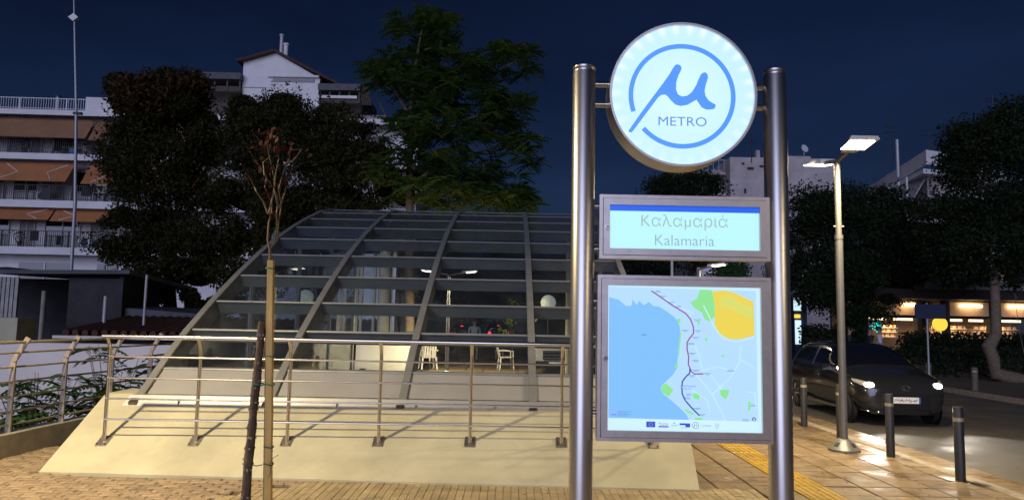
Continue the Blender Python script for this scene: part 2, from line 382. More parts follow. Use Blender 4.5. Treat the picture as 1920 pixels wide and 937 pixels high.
# ------------------------------------------------------------------ glass kiosk over the station stairs
PROF = [(9.12, .60), (9.23, .67), (9.75, 1.03), (10.36, 1.43), (11.31, 1.94), (12.26, 2.41), (13.25, 2.86), (14.27, 3.27), (15.28, 3.63), (16.29, 3.95), (17.3, 4.24), (18.4, 4.47), (19.5, 4.63), (20.6, 4.71), (21.7, 4.73)]
def prof(y):
    for (ya, za), (yb, zb) in zip(PROF, PROF[1:]):
        if y <= yb: return za + (zb - za) * (y - ya) / (yb - ya)
    return PROF[-1][1]
def frame_at(y):   # tangent and outward normal in the Y-Z plane
    e = .25; d = Vector((0, 2 * e, prof(y + e) - prof(max(y - e, 9.12)))).normalized(); return d, Vector((0, -d.z, d.y))
XR = [-4.66, -3.01, -1.35, .30, 1.95]
ksk = thing('glass_canopy', 'arched glass and grey steel canopy over the station stairs', 'canopy', (0, 0, 0))
ys = [9.2 + i * (21.7 - 9.2) / 40 for i in range(41)]
for i, x in enumerate(XR):
    m = MB(); w = .045; sec = []
    for y in ys:
        d, nn = frame_at(y); p = Vector((x, y, prof(y)))
        sec.append([p + Vector((sx * w, 0, 0)) + nn * h for sx, h in ((-1, .035), (1, .035), (1, -.24), (-1, -.24))])
    vs = [q for s_ in sec for q in s_]; fs = []
    for k in range(len(sec) - 1):
        for j in range(4): a = k * 4 + j; b = k * 4 + (j + 1) % 4; fs.append((a, b, b + 4, a + 4))
    fs += [(3, 2, 1, 0), tuple(len(vs) - 4 + j for j in range(4))]
    m.add(vs, fs); rib = m.build('rib', 'grey_paint', ksk)
    # cover strip and groove on top of the rib
    m = MB(); sec = []
    for y in ys:
        d, nn = frame_at(y); p = Vector((x, y, prof(y)))
        sec.append([p + Vector((sx, 0, 0)) + nn * h for sx, h in ((-.052, .038), (.052, .038), (.046, .055), (-.046, .055))])
    vs = [q for s_ in sec for q in s_]; fs = []
    for k in range(len(sec) - 1):
        for j in range(4): a = k * 4 + j; b = k * 4 + (j + 1) % 4; fs.append((a, b, b + 4, a + 4))
    fs += [(3, 2, 1, 0), tuple(len(vs) - 4 + j for j in range(4))]
    m.add(vs, fs); m.build('cover_strip', 'grey_paint', rib)
    d, nn = frame_at(9.3)
    m = MB().obox((x, 9.13, .60), (.05, 0, 0), d * .05, nn * .09).obox((x, 9.10, .57), (.062, 0, 0), d * .02, nn * .02); m.build('foot_shoe', 'steel_dark', rib)
PY = [9.75, 10.55, 11.35, 12.28, 13.25, 14.27, 15.28, 16.29, 17.3, 18.35, 19.4, 20.5, 21.6]
cl0 = None
for b in range(4):
    x0, x1 = XR[b] + .0453, XR[b + 1] - .0453
    for k, y in enumerate(PY):
        d, nn = frame_at(y); p = Vector(((x0 + x1) / 2, y, prof(y))); hx = Vector(((x1 - x0) / 2, 0, 0))
        m = MB().obox(p - nn * .095, hx, d * .035, nn * .093); pu = m.build('purlin', 'grey_paint', ksk)
        m = MB().tube([p - hx + nn * .012 - d * .035, p + hx + nn * .012 - d * .035], .021, 8); m.build('purlin_cap', 'grey_paint', pu, smooth=True)
        for sx in (-1, 1):
            q = p + hx * sx * .985 - nn * .17 + d * .10
            m = MB().obox(q, (.035, 0, 0), d * .06, nn * .012).obox(q + d * .02 + nn * .04, (.008, 0, 0), d * .04, nn * .05); m.build('cleat', 'cleat', pu)
    # glass between purlins and the solid bottom panel
    yy = [9.22] + PY
    for k in range(len(yy) - 1):
        ya, yb = yy[k], yy[k + 1]; da, na = frame_at(ya); db, nb = frame_at(yb); g = .012
        pa = Vector((0, ya, prof(ya))) + da * g; pb = Vector((0, yb, prof(yb))) - db * g
        X0, X1 = Vector((x0 + .004, 0, 0)), Vector((x1 - .004, 0, 0))
        t = .012 if k else .02; lo, hi = (.012, .012 + t) if k else (-.01, .014)
        m = MB().hexa([pa + X0 + na * lo, pa + X1 + na * lo, pb + X1 + nb * lo, pb + X0 + nb * lo, pa + X0 + na * hi, pa + X1 + na * hi, pb + X1 + nb * hi, pb + X0 + nb * hi])
        m.build('roof_pane' if k else 'base_panel', 'roof_glass' if k else 'grey_panel', ksk)
# flashing at the foot
m = MB()
d, nn = frame_at(9.3)
m.hexa([(-4.78, 9.16, zt), (2.08, 9.13, zt), (2.08, 9.5, zt), (-4.78, 9.5, zt), (-4.74, 9.13, .60), (2.05, 9.13, .60), (2.05, 9.5, .60), (-4.74, 9.5, .60)]) if False else m.hexa([(-4.80, 9.03, .575), (2.10, 8.99, .585), (2.10, 9.55, .575), (-4.80, 9.55, .575), (-4.74, 9.15, .735), (2.05, 9.12, .735), (2.05, 9.55, .735), (-4.74, 9.55, .735)])
m.build('flashing', 'flashing', ksk)
for k in range(7):
    xx = -4.1 + k * .98; MB().box(xx - .004, xx + .004, 9.060 + .002 * k * 0, 9.085, .60, .70).build('flashing_seam', 'steel_dark', ksk)
# end walls with mullions, back wall with column
for sx, x in ((0, -4.66), (1, 1.95)):
    prev = None
    for y in [10.4, 13.0, 15.8, 18.6, 21.4]:
        MB().box(x - .035, x + .035, y - .06, y + .06, -.02, prof(y) - .22).build('mullion', 'grey_paint', ksk)
        if prev is not None and sx == 0:
            m = MB().hexa([(x - .006, prev + .06, 0), (x + .006, prev + .06, 0), (x + .006, y - .06, 0), (x - .006, y - .06, 0), (x - .006, prev + .06, prof(prev) - .25), (x + .006, prev + .06, prof(prev) - .25), (x + .006, y - .06, prof(y) - .25), (x - .006, y - .06, prof(y) - .25)])
            m.build('wall_pane', 'wall_glass', ksk)
        prev = y
MB().cyl((1.75, 20.6, -.02), (1.75, 20.6, 4.5), .19, n=20).build('column', 'plaster', ksk, smooth=True)
MB().box(-4.66, 1.95, 21.72, 21.85, 4.25, 4.75).build('back_beam', 'grey_paint', ksk)

# ------------------------------------------------------------------ stainless hand railing on the slope
rl = thing('hand_railing', 'stainless steel hand railing fixed to the cream slope', 'railing', (0, 0, 0))
YP = 8.48; PX = [-4.66 + i * 1.054 for i in range(7)]
RZ = [1.245, 1.0, .765, .53]
for x in PX:
    zb = slope_z(x, YP)
    m = MB(); m.tube([(x, YP, zb - .02), (x, YP, 1.30), (x, YP - .02, 1.37), (x, YP - .09, 1.475)], .021, 10); po = m.build('post', 'steel_rail', rl, smooth=True)
    d = Vector((0, 1, .59)).normalized(); nn = Vector((0, -d.z, d.y))
    m = MB().obox(Vector((x, YP, zb)) + nn * .006, (.062, 0, 0), d * .085, nn * .006); bp = m.build('base_plate', 'steel_flat', po)
    for sx in (-1, 1):
        for sy in (-1, 1):
            c = Vector((x + sx * .045, YP, zb)) + d * sy * .065 + nn * .012; MB().tube([c, c + nn * .016], .010, 6).build('bolt', 'steel_dark', bp)
MB().tube([(PX[0] - .05, YP - .09, 1.478), (PX[-1] + .05, YP - .09, 1.478)], .0245, 12).build('top_rail', 'steel_rail', rl, smooth=True)
for z in RZ:
    MB().tube([(PX[0], YP - .028, z), (PX[-1], YP - .028, z)], .0105, 8).build('rail', 'steel_rail', rl, smooth=True)

# ------------------------------------------------------------------ metro totem sign
SY = 4.5
tot = thing('metro_totem_sign', 'tall stainless metro totem with lit round logo, station name and network map', 'sign', (1.085, SY, 0))
def tp(m_, name, mats, parent=None, smooth=False, ang=40): return m_.build(name, mats, parent or tot, smooth, off=(1.085, SY, 0), ang=ang)
PXL, PXR = .452, 1.700; PR = .0745; PYY = SY + .09
for x in (PXL, PXR):
    m = MB().lathe([(PR, -.05), (PR, 3.365), (PR - .004, 3.372), (PR - .004, 3.385), (PR, 3.39), (PR, 3.405), (PR - .008, 3.412)], 40, (x, PYY, 0)); tp(m, 'pole', 'steel', smooth=True)
    m = MB().lathe([(.13, .0), (.13, .012), (.08, .016)], 32, (x, PYY, 0)); tp(m, 'pole_base', 'steel_flat', smooth=True)
CZ, CX, DR = 3.215, 1.082, .474
# drum of the round sign
def disc(n, r, y, cx=CX, cz=CZ): return [(cx + r * math.cos(2 * math.pi * i / n), y, cz + r * math.sin(2 * math.pi * i / n)) for i in range(n)]
n = 96
def ringmesh(prof_, n=96):   # prof: (radius, y) closed profile revolved about the disc axis
    vs = []; fs = []; k = len(prof_)
    for r, y in prof_: vs += disc(n, r, y)
    for i in range(k):
        for j in range(n): a, b = i * n + j, i * n + (j + 1) % n; c, d = ((i + 1) % k) * n + (j + 1) % n, ((i + 1) % k) * n + j; fs.append((a, d, c, b))
    return MB().add(vs, fs)
tp(ringmesh([(DR, SY), (DR, SY + .20), (DR - .02, SY + .20), (DR - .02, SY + .02), (DR - .014, SY)]), 'drum', 'steel_flat', smooth=True)
tp(MB().add(disc(n, DR - .02, SY + .19), [tuple(range(n))[::-1]]).add(disc(n, DR - .02, SY + .195), [tuple(range(n))]), 'drum_back', 'steel_flat')
# lit disc face with hot spots of the lamps along the rim
lm = bpy.data.materials.new('disc_light'); lm.use_nodes = True; MATS['disc_light'] = lm; nn_ = lm.node_tree.nodes; LL = lm.node_tree.links; b_ = nn_['Principled BSDF']
b_.inputs['Base Color'].default_value = (.5, .55, .6, 1); b_.inputs['Roughness'].default_value = .25
tcx = nn_.new('ShaderNodeTexCoord'); sp = nn_.new('ShaderNodeSeparateXYZ'); LL.new(tcx.outputs['Object'], sp.inputs[0])
def mth(op, a, b=None, c=None):
    q = nn_.new('ShaderNodeMath'); q.operation = op
    for i, v in enumerate((a, b, c)):
        if v is None: continue
        if hasattr(v, 'is_linked') or hasattr(v, 'links'): LL.new(v, q.inputs[i])
        else: q.inputs[i].default_value = v
    return q.outputs[0]
ux = mth('SUBTRACT', sp.outputs[0], CX - 1.085); uz = mth('SUBTRACT', sp.outputs[2], CZ)
ang_ = mth('ARCTAN2', uz, ux); rr_ = mth('SQRT', mth('ADD', mth('MULTIPLY', ux, ux), mth('MULTIPLY', uz, uz)))
w1 = mth('POWER', mth('MULTIPLY_ADD', mth('COSINE', mth('MULTIPLY', ang_, 30.0)), .5, .5), 2.0)
mr_ = nn_.new('ShaderNodeMapRange'); mr_.inputs[1].default_value = .37; mr_.inputs[2].default_value = .452; mr_.interpolation_type = 'SMOOTHSTEP'; LL.new(rr_, mr_.inputs[0])
hot = mth('MULTIPLY', w1, mr_.outputs[0]); 
m2_ = nn_.new('ShaderNodeMapRange'); m2_.inputs[1].default_value = .05; m2_.inputs[2].default_value = .36; m2_.inputs[3].default_value = .55; m2_.inputs[4].default_value = .0; LL.new(rr_, m2_.inputs[0])
mxl = nn_.new('ShaderNodeMixRGB'); mxl.inputs[1].default_value = (*lin(186, 230, 250), 1); mxl.inputs[2].default_value = (*lin(214, 248, 250), 1); LL.new(m2_.outputs[0], mxl.inputs[0])
mxh = nn_.new('ShaderNodeMixRGB'); mxh.inputs[2].default_value = (.98, 1.0, .96, 1); LL.new(mth('MULTIPLY', hot, mth('MULTIPLY_ADD', uz, .5, .45)), mxh.inputs[0]); LL.new(mxl.outputs[0], mxh.inputs[1])
LL.new(mxh.outputs[0], b_.inputs['Emission Color']); b_.inputs['Emission Strength'].default_value = .95
tp(MB().add(disc(n, DR - .02, SY + .012) + disc(n, DR - .02, SY + .03), [tuple(range(n)), tuple(range(n, 2 * n))[::-1]]), 'lit_disc', 'disc_light')
ld = tot.children[-1]
def litmat(name, rgb, k=.95): return mat(name, tuple(c * .4 for c in rgb), .3, emit=rgb, estr=k)
litmat('logo_blue', lin(86, 150, 240)); litmat('logo_text', lin(100, 140, 205))
# logo geometry traced as metres: u right, v up from the ring centre; 1 unit of the drawing = 1/784 m
S = DR * 2 / (2 * 380.0)
def lg(X, Y): return ((X - 668) * S, (490 - Y) * S)
def flat(poly, name, m_, y0, y1, parent):   # poly in (u,v) metres relative to disc centre
    mb = MB().prism(poly, lambda u, v, d: (CX + u, d, CZ + v), y0, y1); return tp(mb, name, m_, parent)
FY = SY + .012
seg = []
c0 = lg(662, 500); ro, ri = 276 * S, 252 * S
a0_, a1_ = rad(222), rad(199 + 360)      # the gap lies at the lower left
N_ = 90; aa = [rad(-139 + (338 - 0) * i / N_) for i in range(N_ + 1)]
poly = []
vs = []; fs = []
for a in aa:
    for r in (ro, ri): vs += [(CX + c0[0] + r * math.cos(a), FY - .004, CZ + c0[1] + r * math.sin(a)), (CX + c0[0] + r * math.cos(a), FY - .0005, CZ + c0[1] + r * math.sin(a))]
for i in range(N_):
    o = i * 4; p = o + 4
    fs += [(o, p, p + 2, o + 2), (o + 1, o + 3, p + 3, p + 1), (o, o + 1, p + 1, p), (o + 2, p + 2, p + 3, o + 3)]
fs += [(0, 2, 3, 1), (N_ * 4, N_ * 4 + 1, N_ * 4 + 3, N_ * 4 + 2)]
tp(MB().add(vs, fs), 'logo_ring', 'logo_blue', ld)
MU = [(386, 688), (392, 697), (402, 696), (410, 688), (475, 598), (540, 508), (556, 496), (575, 494), (588, 503), (604, 524), (628, 546), (655, 553), (690, 546), (716, 530), (736, 518), (748, 536), (764, 559), (786, 569), (810, 568), (828, 564), (834, 552), (834, 542), (815, 532), (798, 520), (783, 498), (778, 472), (784, 440), (796, 402), (795, 386), (786, 374), (774, 373), (760, 383), (748, 408), (734, 444), (712, 479), (688, 498), (662, 503), (642, 493), (631, 468), (632, 430), (642, 395), (658, 362), (660, 350), (653, 338), (638, 332), (626, 338), (616, 352), (596, 388), (560, 440), (512, 506), (448, 596)]
flat([lg(*p) for p in MU], 'logo_mu', 'logo_blue', FY - .004, FY - .0005, ld)
def text_on(parent, name, s, size, cx, cz, y, m_, width=None, height=None):
    vs, fs = text_mesh(s, size); xs = [v[0] for v in vs]; zs = [v[1] for v in vs]; w = max(xs) - min(xs); mid = (max(xs) + min(xs)) / 2
    kx = width / w if width else 1; ky = height / (max(zs) - min(zs)) if height else kx; z0 = min(zs)
    mb = MB().add([(cx + (v[0] - mid) * kx, y, cz + (v[1] - (z0 if height else 0)) * ky) for v in vs], fs); return tp(mb, name, m_, parent)
ca, cb = lg(540, 658), lg(788, 610)
text_on(ld, 'lettering', 'METRO', .06, CX + (ca[0] + cb[0]) / 2, CZ + ca[1], FY - .003, 'logo_text', width=cb[0] - ca[0], height=cb[1] - ca[1])
for z in (3.295, 3.16):
    for xa, xb in ((PXL + .07, CX - DR + .03), (CX + DR - .03, PXR - .07)): 
        tp(MB().cyl((xa, PYY, z), (xb, PYY, z), .019, n=12), 'bracket', 'steel_rail', smooth=True)
# framed light boxes
litmat('panel_face', lin(184, 241, 251)); litmat('panel_blue', lin(42, 98, 226)); litmat('panel_text', lin(160, 186, 182)); litmat('panel_text2', lin(150, 178, 190))
def lightbox(x0, x1, z0, z1, depth, fr_o, fr_i, name):
    bx = MB().box(x0 + .004, x1 - .004, SY + .03, SY + depth, z0 + .004, z1 - .004); case = tp(bx, name, 'steel_flat')
    def frame_(xa, xb, za, zb, w, y0, y1, nm):
        # four mitred bars
        o_ = [(xa, za), (xb, za), (xb, zb), (xa, zb)]; i_ = [(xa + w, za + w), (xb - w, za + w), (xb - w, zb - w), (xa + w, zb - w)]
        for k in range(4):
            p, q = o_[k], o_[(k + 1) % 4]; r, s_ = i_[(k + 1) % 4], i_[k]
            mb = MB().prism([p, q, r, s_], lambda u, v, d: (u, d, v), y1, y0); tp(mb, nm, 'steel_flat', case)
    frame_(x0, x1, z0, z1, fr_o, SY - .004, SY + .0295, 'frame_bar')
    frame_(x0 + fr_o + .003, x1 - fr_o - .003, z0 + fr_o + .003, z1 - fr_o - .003, fr_i, SY - .012, SY + .0295, 'door_bar')
    # key lock
    lx = x0 + fr_o + .003 + fr_i * .62; lz = (z0 + z1) / 2 - .005
    mb = MB().tube([(lx, SY - .012, lz), (lx, SY - .026, lz)], .0155, 16); lk = tp(mb, 'lock', 'steel_rail', case, smooth=True)
    tp(MB().tube([(lx, SY - .0262, lz), (lx, SY - .0285, lz)], .007, 10), 'keyhole', 'steel_dark', case)
    for zz in (z0 + (z1 - z0) * .16, z0 + (z1 - z0) * .84):
        for xa, xb in ((PXL + .07, x0 + .01), (x1 - .01, PXR - .07)): tp(MB().cyl((xa, SY + .07, zz), (xb, SY + .07, zz), .014, n=10), 'bracket', 'steel_rail', case, smooth=True)
    g = fr_o + .003 + fr_i
    return case, x0 + g, x1 - g, z0 + g, z1 - g
case, x0, x1, z0, z1 = lightbox(.548, 1.622, 2.146, 2.552, .12, .022, .040, 'name_box')
yf = SY + .012
tp(MB().box(x0 - .01, x1 + .01, yf, yf + .01, z0 - .01, z1 + .01), 'name_panel', 'panel_face', case)
tp(MB().box(x0, x1, yf - .002, yf - .0005, z1 - .036, z1), 'blue_stripe', 'panel_blue', case)
text_on(case, 'lettering', 'Kαλαμαριά', .1, 1.087, z0 + .145, yf - .002, 'panel_text', width=.548)
text_on(case, 'lettering', 'Kalamaria', .08, 1.087, z0 + .026, yf - .002, 'panel_text2', width=.375)
case, x0, x1, z0, z1 = lightbox(.540, 1.622, 1.026, 2.044, .12, .022, .040, 'map_box')
tp(MB().box(x0 - .01, x1 + .01, yf, yf + .01, z0 - .01, z1 + .01), 'map_panel', mat('map_paper', (.3, .3, .3), emit=lin(196, 236, 252), estr=.95) and 'map_paper', case)
W_, H_ = x1 - x0, z1 - z0
def mp_(X, Y): return (x0 + (X - 112) / 790 * W_, z1 - (Y - 97) / 763 * H_)
for nm, rgb in (('map_land', (176, 215, 247)), ('map_sea', (126, 187, 250)), ('map_green', (138, 222, 142)), ('map_yellow', (228, 206, 82)), ('map_gold', (212, 214, 104)), ('map_line', (150, 82, 152)), ('map_line2', (70, 70, 150)), ('map_road', (190, 228, 246)), ('map_ink', (90, 110, 150)), ('map_grey', (130, 160, 190)), ('map_flag', (60, 80, 200)), ('map_star', (230, 220, 80)), ('map_pink', (225, 130, 160))): litmat(nm, lin(*rgb))
lay = [0]
def mpoly(pts, name, m_, lvl, parent=case):
    return tp(MB().prism([mp_(*p) for p in pts], lambda u, v, d: (u, d, v), yf - .0006 * lvl, yf - .0006 * lvl + .0004), name, m_, parent)
def mline(pts, w, name, m_, lvl, parent=case):
    P_ = [Vector((*mp_(*p), 0)) for p in pts]; vs = []; fs = []
    for i, p in enumerate(P_):
        d = (P_[min(i + 1, len(P_) - 1)] - P_[max(i - 1, 0)]).normalized(); nn = Vector((-d.y, d.x, 0)) * w
        vs += [(p.x + nn.x, yf - .0006 * lvl, p.y + nn.y), (p.x - nn.x, yf - .0006 * lvl, p.y - nn.y)]
    fs = [(2 * i, 2 * i + 2, 2 * i + 3, 2 * i + 1) for i in range(len(P_) - 1)]
    return tp(MB().add(vs, fs), name, m_, parent)
mpoly([(118, 105), (882, 112), (884, 802), (118, 797)], 'map_land', 'map_land', 1)
mpoly([(118, 160), (170, 175), (205, 205), (235, 205), (240, 170), (262, 200), (275, 178), (300, 200), (325, 182), (350, 205), (375, 205), (410, 225), (450, 255), (470, 275), (484, 305), (488, 350), (482, 420), (472, 490), (470, 530), (450, 565), (420, 595), (390, 625), (386, 645), (400, 668), (440, 700), (480, 735), (515, 770), (530, 800), (118, 797)], 'map_sea', 'map_sea', 2)
mpoly([(590, 112), (650, 112), (665, 150), (668, 250), (640, 282), (612, 268), (600, 235), (555, 205), (540, 180), (575, 160)], 'map_park', 'map_green', 2)
mpoly([(655, 120), (725, 113), (780, 130), (868, 170), (872, 350), (800, 372), (740, 372), (690, 345), (664, 300), (668, 190)], 'map_hill', 'map_yellow', 3)
mpoly([(690, 150), (740, 140), (800, 175), (860, 200), (862, 260), (800, 240), (760, 215), (700, 200)], 'map_hill', 'map_gold', 4)
for pts in ([(392, 625), (412, 610), (452, 645), (425, 682), (388, 655)], [(690, 640), (738, 638), (732, 668), (716, 690), (692, 668)], [(548, 668), (566, 655), (588, 672), (580, 694), (556, 688)], [(834, 698), (848, 700), (842, 745), (832, 748)], [(560, 790), (590, 786), (606, 800), (560, 800)], [(695, 458), (716, 456), (716, 466), (698, 467)], [(612, 372), (626, 364), (628, 380), (616, 388)], [(470, 270), (488, 266), (490, 290), (476, 294)], [(575, 282), (590, 280), (588, 300), (578, 300)], [(458, 515), (478, 512), (476, 528), (460, 528)], [(487, 340), (494, 340), (480, 470), (473, 470)], [(510, 742), (560, 765), (548, 775), (506, 752)]): mpoly(pts, 'map_park', 'map_green', 3)
for pts in ([(608, 195), (640, 260), (670, 320), (710, 372), (780, 385), (870, 360)], [(545, 540), (600, 600), (650, 665), (700, 760), (715, 800)], [(650, 665), (740, 580), (790, 500), (800, 410)], [(800, 480), (870, 525)], [(560, 400), (585, 470), (600, 530)], [(390, 150), (470, 200), (560, 240)], [(600, 540), (680, 520), (760, 540)], [(640, 560), (700, 640)], [(540, 640), (620, 690), (640, 760)], [(830, 650), (870, 650), (872, 740)]): mline(pts, .0035, 'map_road', 'map_road', 3)
line1 = [(340, 124), (390, 158), (450, 200), (515, 240), (540, 270), (555, 310), (556, 345), (535, 372), (522, 395), (522, 430), (530, 470), (528, 510), (542, 545), (560, 560), (602, 558)]
line2 = [(536, 530), (535, 555), (515, 575), (497, 600), (494, 630), (496, 665), (512, 700), (545, 738), (582, 775)]
mline(line1, .0042, 'metro_line', 'map_line', 5); mline(line2, .0042, 'metro_line', 'map_line2', 6)
mp_mark = MB()
for (X, Y) in [(372, 122), (395, 150), (440, 182), (480, 200), (575, 272), (578, 330), (512, 330), (566, 366), (544, 398), (548, 450), (566, 488), (566, 540), (626, 556), (545, 568), (528, 664), (520, 684), (572, 738), (596, 770), (300, 355), (745, 535), (858, 715), (820, 793)]:
    for k in range(2):
        u, v = mp_(X, Y + 6 * k); w = .012 + .006 * ((X * 7 + k) % 3); mp_mark.box(u - w, u + w, yf - .0042, yf - .0040, v - .0012, v + .0012)
tp(mp_mark, 'station_marks', 'map_ink', case); case.children[-1]['kind'] = 'stuff'
for (X, Y) in line1[::2] + line2[2::2]:
    u, v = mp_(X, Y); tp(MB().prism([(.0042 * math.cos(a * .785), .0042 * math.sin(a * .785)) for a in range(8)], lambda p, q, d: (u + p, d, v + q), yf - .0046, yf - .0044), 'station_dot', 'map_ink', case)
u, v = mp_(494, 630); 
for r_, m_, l_ in ((.0085, 'map_flag', .0050), (.0042, 'map_paper', .0054)):
    tp(MB().prism([(r_ * math.cos(a * .393), r_ * math.sin(a * .393)) for a in range(16)], lambda p, q, d: (u + p, d, v + q), yf - l_, yf - l_ + .0002), 'station_dot', m_, case)
u, v = mp_(535, 627); text_on(case, 'lettering', 'Kαλαμαριά', .02, u, v, yf - .004, 'map_flag', width=.072)
u, v = mp_(525, 641); text_on(case, 'lettering', 'Kalamaria', .02, u, v, yf - .004, 'map_ink', width=.048)
# legend, north arrow and the strip of partner logos
for k, (Y, m_) in enumerate(((765, 'map_pink'), (780, 'map_flag'))):
    mline([(132, Y), (158, Y)], .002, 'legend_line', m_, 4)
    for q in range(2): mline([(164, Y - 2 + 7 * q), (240 - 22 * q, Y - 2 + 7 * q)], .0011, 'legend_line', 'map_ink', 4)
mpoly([(862, 778), (871, 784), (872, 796), (862, 801), (852, 796), (853, 784)], 'north_mark', 'map_ink', 4); mpoly([(862, 781), (867, 798), (862, 795), (857, 798)], 'north_mark', 'map_paper', 5)
fl = mpoly([(312, 812), (358, 812), (358, 842), (312, 842)], 'flag', 'map_flag', 2)
for k in range(12):
    a = k * math.pi / 6; X, Y = 335 + 9 * math.cos(a), 827 + 9 * math.sin(a); mpoly([(X - 1.3, Y), (X, Y - 1.3), (X + 1.3, Y), (X, Y + 1.3)], 'flag_star', 'map_star', 3)
u, v = mp_(405, 828); text_on(case, 'lettering', 'ΕΣΠΑ', .02, u, v, yf - .002, 'map_ink', width=.042)
for X, Y, r in ((380, 820, 5), (382, 833, 4)): mpoly([(X + r * math.cos(k), Y + r * math.sin(k)) for k in range(6)], 'logo_dot', 'map_sea' if r == 5 else 'map_pink', 2)
mline([(374, 838), (426, 838)], .0035, 'logo_bar', 'map_flag', 2); mline([(388, 831), (424, 831)], .002, 'logo_bar', 'map_pink', 2)
mline([(436, 829), (472, 829)], .0015, 'logo_bar', 'map_grey', 2); mline([(440, 836), (468, 836)], .001, 'logo_bar', 'map_grey', 2); mpoly([(448, 822), (454, 812), (460, 822)], 'logo_dot', 'map_grey', 2)
mpoly([(482, 818), (536, 818), (536, 838), (512, 838), (512, 828), (482, 828)], 'logo_bar', 'map_flag', 2); mline([(484, 841), (532, 841)], .001, 'logo_bar', 'map_ink', 2)
def mring(X, Y, r, w, m_):
    a_ = [2 * math.pi * k / 28 for k in range(29)]; mline([(X + r * math.cos(a), Y + r * math.sin(a)) for a in a_], w, 'logo_ring', m_, 3)
mring(564, 828, 16, .0014, 'map_ink'); mline([(554, 838), (560, 822), (563, 830), (567, 820), (571, 834)], .0018, 'logo_mu', 'map_ink', 3)
mring(601, 829, 6, .001, 'map_grey'); u, v = mp_(627, 832); mline([(610, 829), (644, 829)], .0022, 'logo_bar', 'map_grey', 2)
mring(673, 826, 9, .0012, 'map_grey'); mline([(667, 826), (679, 826)], .001, 'logo_bar', 'map_grey', 3); mline([(668, 841), (680, 841)], .0014, 'logo_bar', 'map_grey', 2)
# ------------------------------------------------------------------ street lamps (real lamps carry their own light)
def lamp_light(name, loc, power, parent, col=(1.0, .79, .46), size=.30, spread=160):
    l = bpy.data.lights.new(name, 'AREA'); l.shape = 'DISK'; l.size = size; l.energy = power; l.color = col; l.spread = rad(spread)
    o = bpy.data.objects.new(name, l); COL.objects.link(o); o.location = loc; o.parent = parent; return o
def street_lamp(label, loc, h, heads, power, rz=0.0, group='street lamps on the pavement', scale=1.0):
    t = thing('street_lamp', label, 'street lamp', loc, rz, group)
    m = MB().tube([(0, 0, 0), (0, 0, h * .72)], .053, 16).tube([(0, 0, h * .72), (0, 0, h * .735)], .058, 16).tube([(0, 0, h * .735), (0, 0, h)], .042, 16); m.build('pole', 'lamp_grey', t, smooth=True)
    m = MB().lathe([(.215, 0), (.215, .03), (.10, .15), (.075, .17), (.06, .172)], 24); bs = m.build('base_cover', 'lamp_base', t, smooth=True)
    m = MB()
    for k in range(4):
        a = k * math.pi / 2 + .5; m.obox((.15 * math.cos(a), .15 * math.sin(a), .095), (.02 * math.cos(a), .02 * math.sin(a), -.022), (-.03 * math.sin(a), .03 * math.cos(a), 0), (.006 * math.cos(a), .006 * math.sin(a), .008))
    m.build('base_notches', 'steel_dark', bs)
    m = MB().tube([(-.075, 0, h * .765), (.075, 0, h * .765)], .012, 8); m.build('clamp', 'lamp_grey', t)
    for (sy, ln, pw) in heads:
        m = MB().tube([(0, -sy * .03, h - .03), (0, sy * ln * .5, h + .015), (0, sy * ln, h + .05)], .03, 10); ar = m.build('arm', 'lamp_grey', t, smooth=True)
        y0, y1 = sy * (ln - .05), sy * (ln + .45); ya, yb = min(y0, y1), max(y0, y1); za = h + .05; e = .07
        def zz(y): return za + abs(y - y0) * .14
        m = MB().hexa([(-.10, y0, za - .02), (.10, y0, za - .02), (.21, y1, zz(y1) - .015), (-.21, y1, zz(y1) - .015), (-.08, y0, za + .05), (.08, y0, za + .05), (.18, y1, zz(y1) + .03), (-.18, y1, zz(y1) + .03)] if sy < 0 else
                      [(.10, y0, za - .02), (-.10, y0, za - .02), (-.21, y1, zz(y1) - .015), (.21, y1, zz(y1) - .015), (.08, y0, za + .05), (-.08, y0, za + .05), (-.18, y1, zz(y1) + .03), (.18, y1, zz(y1) + .03)])
        hd = m.build('lamp_head', 'lamp_white', t)
        ym = sy * (ln + .24); zl = zz(ym) - .022
        MB().obox((0, ym, zl), (.165, 0, 0), (0, .15, .15 * .14 * sy), (0, 0, .008)).build('lens', 'lamp_glow', hd)
        lamp_light('lamp_light', (0, ym, zl - .02), pw * power, t)
    return t
LAMP = 95
street_lamp('double headed grey street lamp standing between the bollards', (4.76, 10.42, 0), 4.18, [(-1, .40, 1.0), (1, .40, 1.0)], LAMP * 2.3)
street_lamp('tall street lamp lighting the slope, outside the left edge of the photo', (-5.55, 4.55, 0), 5.75, [(1, .20, 1.0)], LAMP * 8.6)
street_lamp('street lamp on the kerb beside the camera, outside the right edge', (4.76, .4, 0), 4.18, [(-1, .40, 1.0), (1, .40, 1.0)], LAMP * .8)
street_lamp('street lamp glimpsed just below the station name box', (5.22, 20.0, 0), 3.28, [(-1, .30, 1.0)], LAMP * .8, rz=rad(60))
street_lamp('street lamp seen through the glass canopy by the plastic chairs', (-1.95, 22.5, 0), 3.15, [(-1, .45, 1.0), (1, .45, 1.0)], LAMP * 3.8, rz=rad(90))

